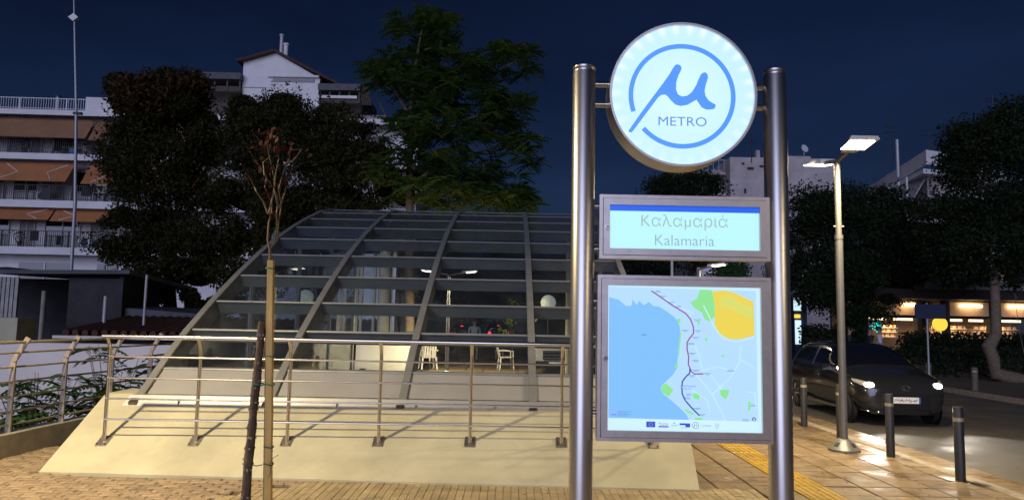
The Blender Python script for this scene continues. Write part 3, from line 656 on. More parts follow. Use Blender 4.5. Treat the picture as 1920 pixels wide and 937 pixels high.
# ------------------------------------------------------------------ bollards
def bollard(label, x, y, h=.84):
    t = thing('bollard', label, 'bollard', (x, y, 0), 0, 'bollards along the kerb')
    MB().lathe([(.055, -.03), (.055, h - .012), (.048, h)], 20).build('post', 'bollard', t, smooth=True)
    MB().lathe([(.0562, h * .80), (.0565, h * .80 + .002), (.0565, h * .85), (.0562, h * .852)], 20).build('reflective_band', 'bollard_band', t, smooth=True)
    return t
for lb, x, y in (('dark bollard nearest the camera, at the right edge', 5.26, 8.57), ('dark bollard in front of the car bumper', 5.22, 10.04), ('dark bollard half hidden behind the street lamp pole', 5.20, 11.5), ('dark bollard just right of the totem pole', 5.18, 12.85)): bollard(lb, x, y)
def old_bollard(label, x, y, h=.62):
    t = thing('bollard', label, 'bollard', (x, y, 0), 0, 'bollards on the far pavement')
    MB().lathe([(.09, -.02), (.085, h * .72), (.095, h * .73), (.095, h * .77), (.08, h * .78), (.08, h * .86), (.095, h * .87), (.085, h * .97), (.04, h)], 16).build('post', 'bollard_old', t, smooth=True)
    MB().lathe([(.0845, h * .785), (.0845, h * .85)], 16).build('band', 'bollard_band', t, smooth=True)
old_bollard('stubby old bollard on the far kerb, rightmost one', 13.3, 18.6, .66); old_bollard('stubby old bollard on the far kerb, left of the tree trunk', 13.35, 20.9, .66); old_bollard('stubby old bollard on the far kerb by the car headlight', 13.35, 23.2, .66)

# ------------------------------------------------------------------ sapling with its two stakes
SPY = 5.2
def spx(x, y, Y=SPY): return at(x, y, Y)
sp_ = thing('stake_post', 'rough brown bark post leaning beside the sapling', 'stake', (spx(459, 937).x, SPY, 0))
o_ = sp_.location.copy()
pts = [spx(455, 1055, 5.15), spx(463, 900, 5.16), spx(474, 780, 5.18), spx(482, 700, 5.2), spx(488, 640, 5.2), spx(492, 603, 5.2)]; pts[0].z = -.05
m = MB(); fine = []; frs = []
r5 = random.Random(3)
for i in range(len(pts) - 1):
    for k in range(6): fine.append(pts[i].lerp(pts[i + 1], k / 6) + Vector((r5.uniform(-.003, .003), r5.uniform(-.003, .003), 0))); frs.append(.031 + r5.uniform(-.003, .004) - .006 * (i / 5))
fine.append(pts[-1]); frs.append(.026)
m.tube(fine, frs, 12); m.build('bark_post', 'bark', sp_, smooth=True, off=o_, ang=60)
m = MB()
for k in range(70):
    i = r5.randrange(len(fine) - 1); a = r5.uniform(0, 6.28); p = fine[i] + Vector((math.cos(a), math.sin(a), 0)) * (frs[i] * .98); m.obox(p, (.006, 0, 0), (0, .006, 0), (0, 0, r5.uniform(.003, .009)))
m.build('lichen_spots', 'concrete', sp_, off=o_)['kind'] = 'stuff'
sk = thing('wooden_stake', 'straight yellow wooden stake tied to the sapling', 'stake', (spx(505, 937).x, SPY, 0)); o_ = sk.location.copy()
b_, t_ = spx(502, 1060), spx(508, 488); b_.z = -.05
m = MB(); d = (t_ - b_).normalized(); ax_ = d.cross(Vector((0, 1, 0))).normalized(); ay_ = ax_.cross(d)
segs = 10; vs = []; fs = []
for i in range(segs + 1):
    p = b_.lerp(t_, i / segs); w = .024 - .004 * i / segs + r5.uniform(-.0012, .0012); vs += [p + ax_ * w * a + ay_ * w * b for a, b in ((-1, -1), (1, -1), (1, 1), (-1, 1))]
for i in range(segs):
    for j in range(4): fs.append((i * 4 + j, i * 4 + (j + 1) % 4, i * 4 + 4 + (j + 1) % 4, i * 4 + 4 + j))
fs += [(3, 2, 1, 0), tuple(segs * 4 + j for j in range(4))]
m.add(vs, fs); m.build('pole', 'stake_wood', sk, off=o_)
# green ties
def tie(y, xa, xb, parent, o__):
    A, B = spx(xa, y, 5.18), spx(xb, y, 5.19); m = MB()
    for P_, r in ((A, .036), (B, .034)): m.tube([P_ + Vector((r * math.cos(a * .5236), r * math.sin(a * .5236), .006 * math.sin(a))) for a in range(13)], .004, 6)
    m.tube([A + Vector((.03, -.03, 0)), (A + B) / 2 + Vector((0, -.03, -.008)), B + Vector((-.03, -.03, 0))], .0035, 6); m.build('green_tie', 'green_tie', parent, smooth=True, off=o__)
tie(720, 484, 505, sk, o_); tie(869, 465, 503, sk, o_)
for y in (503, 667, 837):
    P_ = spx(507 if y < 700 else 504, y, SPY); MB().tube([P_ + Vector((.033 * math.cos(a * .5236), .033 * math.sin(a * .5236), .004 * math.sin(a))) for a in range(13)], .004, 6).build('green_tie', 'green_tie', sk, smooth=True, off=o_)
P_ = spx(506, 869, 5.16); MB().tube([P_, P_ + Vector((.02, -.01, .04)), P_ + Vector((.06, -.01, .065))], .0025, 5).tube([P_, P_ + Vector((.012, -.01, -.05)), P_ + Vector((0, -.01, -.09))], .0025, 5).build('green_tie', 'green_tie', sk, off=o_)
# sapling itself
sg = thing('sapling_tree', 'thin young tree with a few dry red leaves tied to stakes', 'tree', (spx(500, 937).x, SPY + .05, 0)); o_ = sg.location.copy()
YS = SPY + .06
def sx(X, Y): return spx(420 + X / 3.75, 230 + Y / 3.75, YS)
q = [spx(496, 1055, YS), spx(499, 800, YS), spx(501, 620, YS), spx(503, 540, YS), sx(325, 937), sx(322, 890)]; q[0].z = -.04
m = MB().tube(q, [.017, .016, .014, .012, .011, .010], 8); m.build('trunk', 'twig', sg, smooth=True, off=o_)
br = [[(322, 890), (308, 820), (312, 700), (316, 640), (314, 560), (298, 460), (262, 360), (240, 310), (205, 200)], [(322, 890), (350, 840), (378, 740), (385, 640), (372, 540), (350, 470), (320, 390), (290, 290), (276, 200), (255, 100)],
      [(330, 880), (372, 820), (384, 700), (390, 580), (405, 480), (415, 330), (430, 230), (470, 195), (530, 185)], [(385, 610), (360, 470), (372, 370), (370, 240), (362, 160)], [(310, 640), (280, 560), (240, 490), (205, 440), (198, 390)], [(424, 292), (480, 268), (520, 225), (560, 195)], [(316, 640), (345, 540), (352, 440), (330, 330), (320, 180), (325, 80)], [(390, 600), (420, 500), (440, 420)]]
for b in br:
    rr = random.Random(len(b) * 7 + b[1][0]); dy = 0; pp = []
    for k, p in enumerate(b): pp.append(sx(*p) + Vector((0, rr.uniform(-.02, .02) * k, 0)))
    MB().tube(pp, [.0085 - .0065 * k / (len(pp) - 1) for k in range(len(pp))], 6).build('branch', 'twig', sg, smooth=True, off=o_)

# ------------------------------------------------------------------ foliage builders
def quads(name, V, m_, parent=None, off=None):   # V: (n,4,3) array
    n = len(V); me = bpy.data.meshes.new(name); V = V.reshape(-1, 3).astype(np.float32)
    if off is not None: V = V - np.array(off, np.float32)
    me.vertices.add(4 * n); me.vertices.foreach_set('co', V.ravel()); me.loops.add(4 * n); me.loops.foreach_set('vertex_index', np.arange(4 * n, dtype=np.int32))
    me.polygons.add(n); me.polygons.foreach_set('loop_start', np.arange(0, 4 * n, 4, dtype=np.int32)); me.polygons.foreach_set('loop_total', np.full(n, 4, np.int32))
    me.materials.append(MATS[m_]); me.update(calc_edges=True); me.validate(); return link(name, me, parent)
def leaf_quads(C, size, nr, droop=.3, asp=.5):
    n = len(C); a = nr.normal(size=(n, 3)); a[:, 2] -= droop; a /= np.linalg.norm(a, axis=1, keepdims=True)
    b = nr.normal(size=(n, 3)); b -= a * (a * b).sum(1, keepdims=True); b /= np.linalg.norm(b, axis=1, keepdims=True)
    c = np.cross(a, b); L = size * nr.uniform(.6, 1.3, (n, 1)); w = L * asp
    return np.stack([C - a * L * .5, C + b * w * .5 + c * L * .06, C + a * L * .5, C - b * w * .5 + c * L * .06], 1)
def crown_points(lobes, seed, clump=.45, per=26, fill=.55):
    nr = np.random.default_rng(seed); out = []
    for (c, r, n) in lobes:
        n = int(n * 1.7); per = int(per * 1.5); k = max(1, n // per); d = nr.normal(size=(k, 3)); d /= np.linalg.norm(d, axis=1, keepdims=True)
        rad_ = nr.uniform(fill, 1.02, (k, 1)); ctr = np.array(c) + d * rad_ * np.array(r)
        u = nr.normal(size=(k * per, 3)); u /= np.linalg.norm(u, axis=1, keepdims=True); pts = np.repeat(ctr, per, 0) + u * (nr.random((k * per, 1)) ** .45) * clump * 1.35 * np.repeat(nr.uniform(.5, 1.2, (k, 1)), per, 0) * np.array([1.15, 1.15, .8]); out.append(pts)
    return np.concatenate(out), nr
def px_lobe(x, y, Y, rx, ry, n, ry3=None):
    c = at(x, y, Y); k = Y / FPX; return ((c.x, c.y, c.z), (rx * k, (ry3 if ry3 else (rx + ry) / 2 * k), ry * k), n)
def tree(name, label, base, lobes, m_, seed, size=.16, clump=.4, trunk_r=.18, per=26, limbs=6, bark='bark_dark', group=None, asp=.5, extra=None, fill=.55, trunk_top=None):
    t = thing(name, label, 'tree', base, 0, group); b = Vector(base)
    P_, nr = crown_points(lobes, seed, clump, per, fill); cr_ = quads('crown', leaf_quads(P_, size * .72, nr, asp=asp), m_, t, off=base)
    rr = random.Random(seed); c = Vector(lobes[0][0]); tt_ = Vector(trunk_top) if trunk_top else b.lerp(c, .6)
    m = MB().tube([b - Vector((0, 0, .1)), b.lerp(tt_, .4) + Vector((rr.uniform(-.1, .1), 0, 0)), tt_], [trunk_r * 1.25, trunk_r, trunk_r * .7], 10); tr = m.build('trunk', bark, t, smooth=True, off=base)
    m = MB()
    for k in range(limbs):
        lb = lobes[k % len(lobes)]; e = Vector(lb[0]) + Vector((rr.uniform(-.6, .6) * lb[1][0], rr.uniform(-.5, .5) * lb[1][1], rr.uniform(-.3, .6) * lb[1][2])); s = b.lerp(tt_, rr.uniform(.6, 1))
        m.tube([s, s.lerp(e, .5) + Vector((rr.uniform(-.2, .2), 0, rr.uniform(0, .3))), e], [trunk_r * .5, trunk_r * .3, .02], 7)
    m.build('limbs', bark, t, smooth=True, off=base)
    if extra is not None: quads('crown_top', extra, 'leaf_brown', t, off=base)
    return t
def pinnate(origin, direc, L, nl, wl, nr, droop=.5):
    o = Vector(origin); d = Vector(direc).normalized(); side = d.cross(Vector((0, 0, 1))); side = side.normalized() if side.length > .01 else Vector((1, 0, 0)); out = []
    for i in range(nl):
        t = (i + 1) / nl; p = o + d * (L * t) - Vector((0, 0, droop * L * t * t))
        for s in (-1, 1):
            w = wl * (1 - .45 * abs(t - .45)); e = (side * s + d * .45 - Vector((0, 0, .35 + droop * t * .5))).normalized(); a = d.cross(e).normalized(); f = e.cross(a)
            out.append([p, p + e * w * .45 + f * w * .21, p + e * w, p + e * w * .45 - f * w * .21])
    return out
# dry red leaves of the sapling
nr = np.random.default_rng(4); V = []
for X, Y, n_, sp2 in ((325, 90, 26, 26), (320, 130, 30, 34), (205, 155, 12, 16), (240, 140, 6, 10), (410, 150, 22, 36), (440, 190, 10, 18), (165, 400, 14, 16), (440, 400, 16, 26), (480, 365, 6, 10), (572, 190, 7, 9), (270, 330, 14, 22), (340, 640, 12, 16), (350, 440, 9, 16), (240, 270, 12, 20), (335, 220, 24, 26), (320, 300, 16, 22), (310, 420, 14, 18), (320, 520, 10, 14)):
    for k in range(max(3, n_ // 2)): p = sx(X + nr.normal() * sp2, Y + nr.normal() * sp2); V.append([p.x, p.y + nr.normal() * .05, p.z])
quads('leaves', leaf_quads(np.array(V), .055, nr, 1.2, .5), 'leaf_red', sg, off=o_)['kind'] = 'stuff'

# ------------------------------------------------------------------ trees
TG = 'trees around the station'
tree('broad_tree', 'dense dark broadleaf tree with brownish top left of the white gable', (-12.2, 27, -1.0), [px_lobe(300, 330, 27, 95, 110, 9000), px_lobe(290, 205, 27, 70, 60, 4200), px_lobe(345, 180, 27, 45, 40, 1700), px_lobe(245, 290, 27, 50, 80, 3600), px_lobe(250, 450, 26.5, 60, 60, 4200), px_lobe(340, 470, 26.5, 90, 70, 6000), px_lobe(235, 180, 27, 26, 22, 500), px_lobe(400, 560, 25, 60, 40, 1800), px_lobe(320, 545, 25, 70, 40, 2000), px_lobe(425, 232, 27, 62, 45, 3800), px_lobe(470, 205, 26.5, 34, 26, 1100), px_lobe(225, 165, 27, 22, 26, 500), px_lobe(262, 150, 27, 26, 22, 600), px_lobe(330, 145, 27, 30, 20, 700), px_lobe(330, 400, 27.5, 120, 120, 8000), px_lobe(330, 260, 27.5, 80, 90, 4000), px_lobe(330, 330, 27.5, 60, 70, 4500), px_lobe(280, 420, 27.5, 60, 60, 3200), px_lobe(420, 400, 27.5, 60, 80, 4500), px_lobe(390, 300, 27.5, 50, 60, 3000), px_lobe(400, 500, 27.5, 80, 40, 3000), px_lobe(420, 330, 26.5, 60, 80, 4000), px_lobe(390, 430, 26.5, 70, 70, 4000)], 'leaf_dark', 21, .2, .42, .25, group=TG,
     extra=leaf_quads(*[(lambda a: (a[0], .2, a[1]))(crown_points([px_lobe(300, 190, 26.6, 85, 50, 2600), px_lobe(350, 160, 26.6, 30, 22, 700)], 5, .4))][0]))
tree('broad_tree', 'dense dark tree in front of the white gable house', (-7.2, 26, -1.0), [px_lobe(560, 330, 26, 110, 120, 10000), px_lobe(520, 235, 26, 65, 65, 4200), px_lobe(630, 250, 26, 70, 55, 4200), px_lobe(690, 330, 26, 50, 80, 3600), px_lobe(455, 380, 26, 70, 100, 5600), px_lobe(480, 480, 25.5, 70, 70, 4200), px_lobe(450, 560, 25, 50, 40, 1500), px_lobe(590, 400, 25.5, 90, 60, 3000), px_lobe(540, 320, 26.5, 130, 110, 9000), px_lobe(650, 370, 26.5, 70, 70, 4000), px_lobe(690, 265, 26, 34, 34, 1500), px_lobe(480, 420, 26.5, 50, 60, 3000), px_lobe(610, 330, 26.5, 60, 60, 3500), px_lobe(720, 300, 26.5, 36, 60, 2200), px_lobe(735, 370, 26.5, 40, 30, 1500), px_lobe(420, 290, 26, 60, 70, 4000), px_lobe(520, 190, 26, 32, 24, 900), px_lobe(400, 215, 26.5, 40, 40, 1600)], 'leaf_dark', 22, .2, .42, .25, group=TG)
# tree of heaven with feathery leaves
AY = 25.0; ab = at(772, 600, AY); ab.z = 0
ah = thing('tree_of_heaven', 'tall airy tree with feathery hanging leaves behind the canopy', 'tree', ab, 0, TG)
def ap(x, y, dy=0): return at(x, y, AY + dy)
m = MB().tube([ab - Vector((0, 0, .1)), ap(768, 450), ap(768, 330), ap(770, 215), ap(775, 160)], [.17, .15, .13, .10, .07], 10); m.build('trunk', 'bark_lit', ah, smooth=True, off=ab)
LB = [[(768, 215), (800, 180), (850, 160), (910, 140), (950, 125), (985, 105)], [(770, 200), (780, 120), (790, 60), (800, 35)], [(768, 330), (790, 270), (840, 235), (900, 215), (960, 205)], [(770, 220), (740, 170), (715, 130), (690, 120)], [(768, 350), (820, 310), (880, 290), (950, 270), (990, 280), (1000, 300)], [(770, 260), (730, 230), (710, 190)], [(768, 380), (830, 350), (900, 340), (950, 360)], [(775, 160), (840, 110), (860, 80)]]
for b in LB:
    rr = random.Random(b[0][0] + b[-1][0]); sdy = rr.uniform(-1.6, 1.6); pp = [ap(p[0], p[1], sdy * k / len(b)) for k, p in enumerate(b)]
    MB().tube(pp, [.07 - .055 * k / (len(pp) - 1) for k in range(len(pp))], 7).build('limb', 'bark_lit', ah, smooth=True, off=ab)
V = []; rr = random.Random(77)
clus = [(790, 45, 55, 28, 70), (830, 60, 30, 25, 26), (750, 40, 18, 14, 14), (810, 95, 42, 30, 44), (850, 130, 70, 34, 90), (930, 115, 45, 26, 46), (960, 92, 18, 14, 12), (990, 98, 12, 8, 8), (990, 130, 14, 10, 8), (740, 120, 38, 28, 56), (690, 120, 16, 10, 10), (715, 150, 34, 22, 34), (790, 170, 60, 38, 90), (880, 180, 60, 40, 90), (945, 200, 40, 34, 40), (985, 195, 12, 12, 8), (830, 240, 90, 46, 120), (760, 250, 45, 44, 60), (930, 245, 46, 30, 44), (965, 270, 36, 26, 34), (998, 300, 16, 12, 10), (860, 320, 80, 46, 130), (930, 350, 58, 34, 80), (800, 330, 45, 50, 70), (960, 375, 40, 22, 50), (740, 330, 36, 50, 50), (870, 375, 80, 20, 70)]
for (x, y, a, b, n_) in clus:
    for k in range(max(3, n_ // 3)):
        th = rr.uniform(0, 6.283); q_ = math.sqrt(rr.random()); p = ap(x + a * q_ * math.cos(th), y + b * q_ * math.sin(th), rr.gauss(0, 1.1))
        for g in range(10):
            az = rr.uniform(0, 6.283); V += pinnate(p, (math.cos(az), math.sin(az), rr.uniform(-.5, .8)), rr.uniform(.35, .7), 6, rr.uniform(.16, .26), rr, .3)
quads('crown', np.array([[tuple(c) for c in q_] for q_ in V]), 'leaf_green', ah, off=ab)
# right-hand trees across the road
tree('street_tree', 'large dark street tree at the right edge with a pale leaning trunk', (17.6, 24.6, 0), [px_lobe(1868, 330, 25, 95, 115, 9000), px_lobe(1822, 275, 25, 48, 55, 3000), px_lobe(1905, 240, 25, 60, 60, 3400), px_lobe(1860, 470, 25, 130, 80, 9000), px_lobe(1780, 430, 25, 60, 70, 4000), px_lobe(1950, 380, 25, 70, 120, 5000)], 'leaf_night', 31, .2, .4, .01, limbs=5, bark='bark_lit', group='trees across the road')
tr_ = bpy.context.scene.objects
lt = [o for o in COL.objects if o.name.startswith('street_tree')][-1]
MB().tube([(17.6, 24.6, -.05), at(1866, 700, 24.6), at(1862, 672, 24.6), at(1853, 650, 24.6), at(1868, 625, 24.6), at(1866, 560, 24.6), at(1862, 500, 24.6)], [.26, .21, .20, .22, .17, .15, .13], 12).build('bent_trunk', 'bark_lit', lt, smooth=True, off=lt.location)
tree('street_tree', 'dark street tree behind the lamp post', (15.0, 30, 0), [px_lobe(1590, 440, 30, 105, 95, 9000), px_lobe(1530, 400, 30, 55, 60, 3600), px_lobe(1650, 400, 30, 60, 55, 3600), px_lobe(1560, 520, 29, 90, 60, 6000), px_lobe(1680, 490, 30, 80, 70, 5000), px_lobe(1505, 490, 30, 50, 90, 3600), px_lobe(1610, 570, 29, 60, 40, 2500)], 'leaf_night', 32, .2, .42, .22, group='trees across the road')
tree('street_tree', 'small dark tree beside the near end of the shop awning', (19.0, 33, 0), [px_lobe(1720, 470, 33, 60, 80, 4500), px_lobe(1700, 540, 32, 60, 30, 2000), px_lobe(1790, 520, 32, 70, 30, 2200)], 'leaf_night', 33, .2, .4, .16, group='trees across the road')
tree('street_tree', 'dark tree crown between the round sign and the name box', (13.0, 45, 0), [px_lobe(1290, 352, 45, 70, 34, 3600), px_lobe(1240, 352, 45, 32, 22, 900), px_lobe(1270, 430, 45, 90, 60, 4000), px_lobe(1300, 480, 44, 120, 50, 4500), px_lobe(1190, 490, 44, 80, 40, 2500)], 'leaf_night', 34, .26, .5, .2, group='trees across the road')
tree('street_tree', 'tree lit by the lamp below the station name box', (7.6, 23.2, 0), [px_lobe(1365, 508, 23.2, 38, 18, 1100), px_lobe(1345, 540, 23.2, 60, 30, 1600), px_lobe(1395, 500, 23.2, 22, 14, 400)], 'leaf_weed', 35, .15, .25, .08, group='trees across the road') if False else None
tree('young_tree', 'young tree lit by the lamp below the station name box', (4.2, 22.6, 0), [px_lobe(1365, 512, 22.6, 36, 18, 900), px_lobe(1345, 545, 22.6, 50, 30, 1300)], 'leaf_weed', 35, .15, .25, .05, limbs=4)
# trees behind the canopy, seen through its glass
tree('background_tree', 'dark tree seen through the glass beyond the canopy', (-1.6, 38, 0), [px_lobe(890, 540, 38, 90, 60, 6000), px_lobe(960, 500, 38, 60, 50, 3000), px_lobe(830, 500, 38, 60, 50, 3000)], 'leaf_night', 41, .22, .5, .2, group='trees beyond the canopy')
tree('background_tree', 'farther dark tree at the right end of the canopy', (3.6, 40, 0), [px_lobe(1060, 520, 40, 90, 60, 6000), px_lobe(1130, 500, 40, 90, 60, 5000)], 'leaf_night', 42, .22, .5, .2, group='trees beyond the canopy')
tree('background_tree', 'wide dark tree closing the view down the street', (4.0, 62, 0), [px_lobe(1000, 520, 62, 160, 60, 7000), px_lobe(840, 510, 62, 120, 60, 5000)], 'leaf_night', 43, .3, .7, .25, group='trees beyond the canopy')
tree('young_tree', 'young tree with bright yellow green leaves seen through the glass', (-4.3, 28.0, -.95), [px_lobe(752, 480, 27.6, 10, 10, 90), px_lobe(760, 515, 27.6, 18, 14, 170), px_lobe(748, 540, 27.6, 14, 12, 110), px_lobe(770, 548, 27.6, 14, 8, 70)], 'leaf_lit', 44, .16, .15, .04, limbs=4, per=8, group='young trees beyond the canopy')
tree('young_tree', 'slim lit young tree by the right plastic chair', (.12, 26.0, 0), [px_lobe(964, 568, 26, 9, 10, 70), px_lobe(958, 598, 26, 14, 8, 80), px_lobe(948, 618, 26, 7, 10, 40)], 'leaf_lit', 45, .15, .12, .03, limbs=3, per=8, group='young trees beyond the canopy')
# weeds behind the left fence
rr = random.Random(8)
def weed(label, base, h, n_, spread):
    t = thing('weed_bush', label, 'plant', base, 0, 'weeds behind the left fence'); V = []; m = MB(); b = Vector(base)
    for k in range(n_):
        az = rr.uniform(0, 6.28); s = rr.uniform(.1, 1) * spread; top = b + Vector((math.cos(az) * s, math.sin(az) * s * .6, h * rr.uniform(.5, 1))); m.tube([b + Vector((math.cos(az) * .05, 0, -.05)), b.lerp(top, .5) + Vector((0, 0, h * .1)), top], [.012, .009, .004], 5)
        for g in range(9):
            q_ = b.lerp(top, rr.uniform(.35, 1)); a2 = rr.uniform(0, 6.28); V += pinnate(q_, (math.cos(a2), math.sin(a2), .3), rr.uniform(.3, .6), 8, rr.uniform(.11, .18), rr, .5)
    m.build('stems', 'twig', t, off=base); quads('foliage', np.array([[tuple(c) for c in q_] for q_ in V]), 'leaf_weed', t, off=base)
weed('green feathery weed between the second and third fence posts', (-7.1, 11.0, -1.0), 1.9, 22, .8); weed('green feathery weed behind the third fence post', (-6.6, 12.2, -1.0), 2.25, 22, .8); weed('sparse weed at the left edge behind the fence', (-8.6, 10.4, -1.0), 1.5, 7, .6); weed('weed creeping up beside the canopy foot', (-6.6, 13.6, -1.0), 2.2, 9, .7)

# ------------------------------------------------------------------ left guard fence on its low wall
lw = MB().prism([(-6.38, 5.0), (-6.12, 5.0), (-5.98, 9.6), (-5.80, 12.3), (-6.02, 12.3), (-6.22, 9.6)], lambda u, v, d: (u, v, d), -1.0, .27).build('parapet_wall', 'concrete')
tag(lw, 'low concrete parapet wall carrying the left guard fence', 'wall')
gf = thing('guard_fence', 'painted metal guard fence with bent posts on the low wall', 'fence', (0, 0, 0))
FP = [(-6.17, 7.9), (-6.13, 9.0), (-6.07, 9.95), (-5.98, 10.95), (-5.90, 11.95)]
def fx(x, y, z): return Vector((x, y, z))
for x, y in FP:
    m = MB(); prof2 = [(0, .24), (.0, 1.13), (.16, 1.42)]
    for a, b in zip(prof2, prof2[1:]):
        p, q_ = fx(x + a[0], y, a[1]), fx(x + b[0], y, b[1]); d = (q_ - p); dn = d.normalized(); m.obox((p + q_) / 2, dn.cross(Vector((0, 1, 0))) * .032, (0, .012, 0), d / 2)
    m.build('post', 'fence_paint', gf)
m0 = [(-6.27, 5.0)] + FP + [(-5.75, 13.3)]
for off_, z, r in ((.13, 1.37, .019), (.07, 1.24, .013), (0, 1.06, .013), (0, .88, .013), (0, .70, .013), (0, .52, .013), (0, .36, .013)):
    MB().tube([(x + off_ + .0, y, z) for x, y in m0], r, 8).build('rail', 'fence_paint', gf, smooth=True)

# ------------------------------------------------------------------ left yard: white wall, low red roof, sheds, poles
a, b = at(-60, 640, 16), at(335, 640, 16)
tag(MB().box(a.x - 4, b.x, 16, 16.25, -1.0, 1.06).build('garden_wall', 'white_wall'), 'low bluish white garden wall behind the left fence', 'wall')
lr = thing('low_shed', 'low shed with a red tiled roof left of the canopy', 'shed', (-9.5, 19, -1))
a, b = at(120, 640, 18), at(430, 618, 18)
MB().box(a.x, -5.4, 18.2, 20.8, -1.0, 1.15).build('wall', 'shed_dark', lr, off=(-9.5, 19, -1))
rf = MB().hexa([(a.x - .2, 17.9, 1.10), (-5.2, 17.9, 1.16), (-5.2, 21, 1.55), (a.x - .2, 21, 1.5), (a.x - .2, 17.9, 1.16), (-5.2, 17.9, 1.22), (-5.2, 21, 1.61), (a.x - .2, 21, 1.56)]).build('roof', 'roof_tile', lr, off=(-9.5, 19, -1))
tl = None; k = 0; rr = random.Random(2)
for i in range(30):
    for j in range(4):
        x = a.x + .05 + i * .24; y = 18.05 + j * .72
        if x > -5.35: continue
        if tl is None: o = MB().tube([(0, -.40, 0), (0, .40, .1)], .085, 8).build('roof_tile', 'roof_tile', rf); tl = o
        else: o = tl.copy(); COL.objects.link(o)
        o.location = (x + 9.5, y - 19 + .3, 2.16 + (y - 17.9) * .126 + .06)
MB().box(a.x - .2, -5.2, 17.84, 17.9, 1.10, 1.17).build('gutter', 'white_metal', lr, off=(-9.5, 19, -1))
sh = thing('dark_shed', 'dark open fronted shed with corrugated sheet and sloping roof', 'shed', (-13, 22, -1)); OF = (-13, 22, -1)
xl, xr = at(-120, 560, 22).x, at(215, 560, 22).x
zt1 = at(100, 510, 22).z
MB().box(xl, xr, 24.5, 24.7, -1, zt1 - .1).build('back_wall', 'shed_dark', sh, off=OF)
MB().hexa([(xr, 22.2, -1), (xr + .12, 22.2, -1), (xr + .12, 24.6, -1), (xr, 24.6, -1), (xr, 22.2, zt1 - .1), (xr + .12, 22.2, zt1 - .1), (xr + .12, 24.6, zt1 - .1), (xr, 24.6, zt1 - .1)]).build('side_wall', 'shed_dark', sh, off=OF)
MB().box(at(120, 560, 22).x, xr, 22.2, 22.3, -1, zt1 - .15).build('front_wall', 'shed_dark', sh, off=OF)
MB().hexa([(xl, 21.8, zt1 - .12), (xr + .5, 21.8, zt1 - .02), (xr + 1.2, 25, zt1 - .4), (xl, 25, zt1 + .2), (xl, 21.8, zt1), (xr + .5, 21.8, zt1 + .10), (xr + 1.2, 25, zt1 - .3), (xl, 25, zt1 + .32)]).build('roof', 'shed_roof', sh, off=OF)
m = MB(); x = at(-40, 560, 22).x; xe = at(37, 560, 22).x
while x < xe: m.obox((x, 21.95, at(20, 560, 22).z), (.05, 0, 0), (0, .03, 0), (0, 0, .66)); x += .13
m.build('corrugated_sheet', 'shed_sheet', sh, off=OF)
MB().hexa([(xr + .1, 22.4, -1), (xr + 2.6, 22.6, -1), (xr + 2.6, 24, -1), (xr + .1, 24, -1), (xr + .1, 22.4, 1.9), (xr + 2.6, 22.6, 1.75), (xr + 2.6, 24, 1.9), (xr + .1, 24, 2.0)]).build('lean_to', 'shed_roof', sh, off=OF)
box_ = at(8, 612, 20); tag(MB().box(box_.x - 1.5, box_.x + .35, 20, 20.8, -1, box_.z + .25).build('yard_cabinet', 'plaster'), 'pale cabinet standing in the yard at the left edge', 'cabinet')
def pole(label, x, y0, y1, Y, r, m_, base=-1.0):
    p, q_ = at(x, y0, Y), at(x - (0), y1, Y); t = MB().tube([(p.x, Y, base), (p.x, Y, q_.z)], r, 10).build('pole', m_, None, smooth=True); return tag(t, label, 'pole', 'poles in the yard')
pole('short blotchy pole in front of the dark shed', 77, 620, 545, 20, .06, 'concrete'); pole('plain grey pole beside the lean-to', 195, 600, 555, 19.5, .05, 'silver_pole'); pole('thin tall pole left of the canopy', 267, 640, 515, 19.2, .035, 'silver_pole')
am = thing('antenna_mast', 'tall thin mast with a diamond shaped target near its top', 'mast', (at(138, 505, 26).x, 26, -1)); OF = am.location.copy()
q_ = [at(138, 505, 26), at(141, 380, 26), at(143, 200, 26), at(140, 60, 26), at(138, -40, 26)]; q_[0] = Vector((q_[0].x, 26, -1))
MB().tube(q_, [.07, .06, .05, .035, .02], 10).build('pole', 'silver_pole', am, smooth=True, off=OF)
c = at(138, 33, 25.96); MB().prism([(-.19, 0), (0, -.15), (.19, 0), (0, .15)], lambda u, v, d: (c.x + u, d, c.z + v), 25.92, 26.05).build('diamond', 'lamp_white', am, off=OF)
c = at(143, 205, 26); MB().box(c.x - .08, c.x + .22, 25.93, 26.07, c.z - .2, c.z - .12).build('bracket', 'iron', am, off=OF)
# ------------------------------------------------------------------ left apartment block with balconies and awnings
def rails(m, x0, x1, y, z0, z1, step, r=.012, posts=1.4):
    m.box(x0, x1, y - .025, y + .025, z1 - .05, z1); m.box(x0, x1, y - .015, y + .015, z0 + .08, z0 + .11)
    x = x0
    while x < x1: m.box(x - r, x + r, y - r, y + r, z0, z1 - .05); x += step
    x = x0
    while x < x1: m.box(x - .035, x + .035, y - .035, y + .035, z0 - .02, z1 - .01); x += posts
BY = 46.0; bo = at(0, 600, BY); bo.z = -1.0
ab_ = thing('apartment_block', 'white apartment block with long balconies and orange awnings', 'building', (bo.x, BY, -1.0), rad(2.2))
KB = BY / FPX
def bx_(x): return x * KB * 1.0                       # photo px along the facade -> metres from the left edge of the photo
def bz_(y, x=0): return at(x, y, BY).z + 1.0
XL, XRB = -6.0, bx_(760)
MB().box(XL, XRB, 1.6, 12, 0, bz_(206)).build('wall', 'white_wall', ab_)
MB().box(XL, XRB, 1.2, 1.62, bz_(500), bz_(466)).build('ground_floor_band', 'white_wall', ab_)
LV = [(203, 213), (285, 297), (373, 387), (461, 475)]
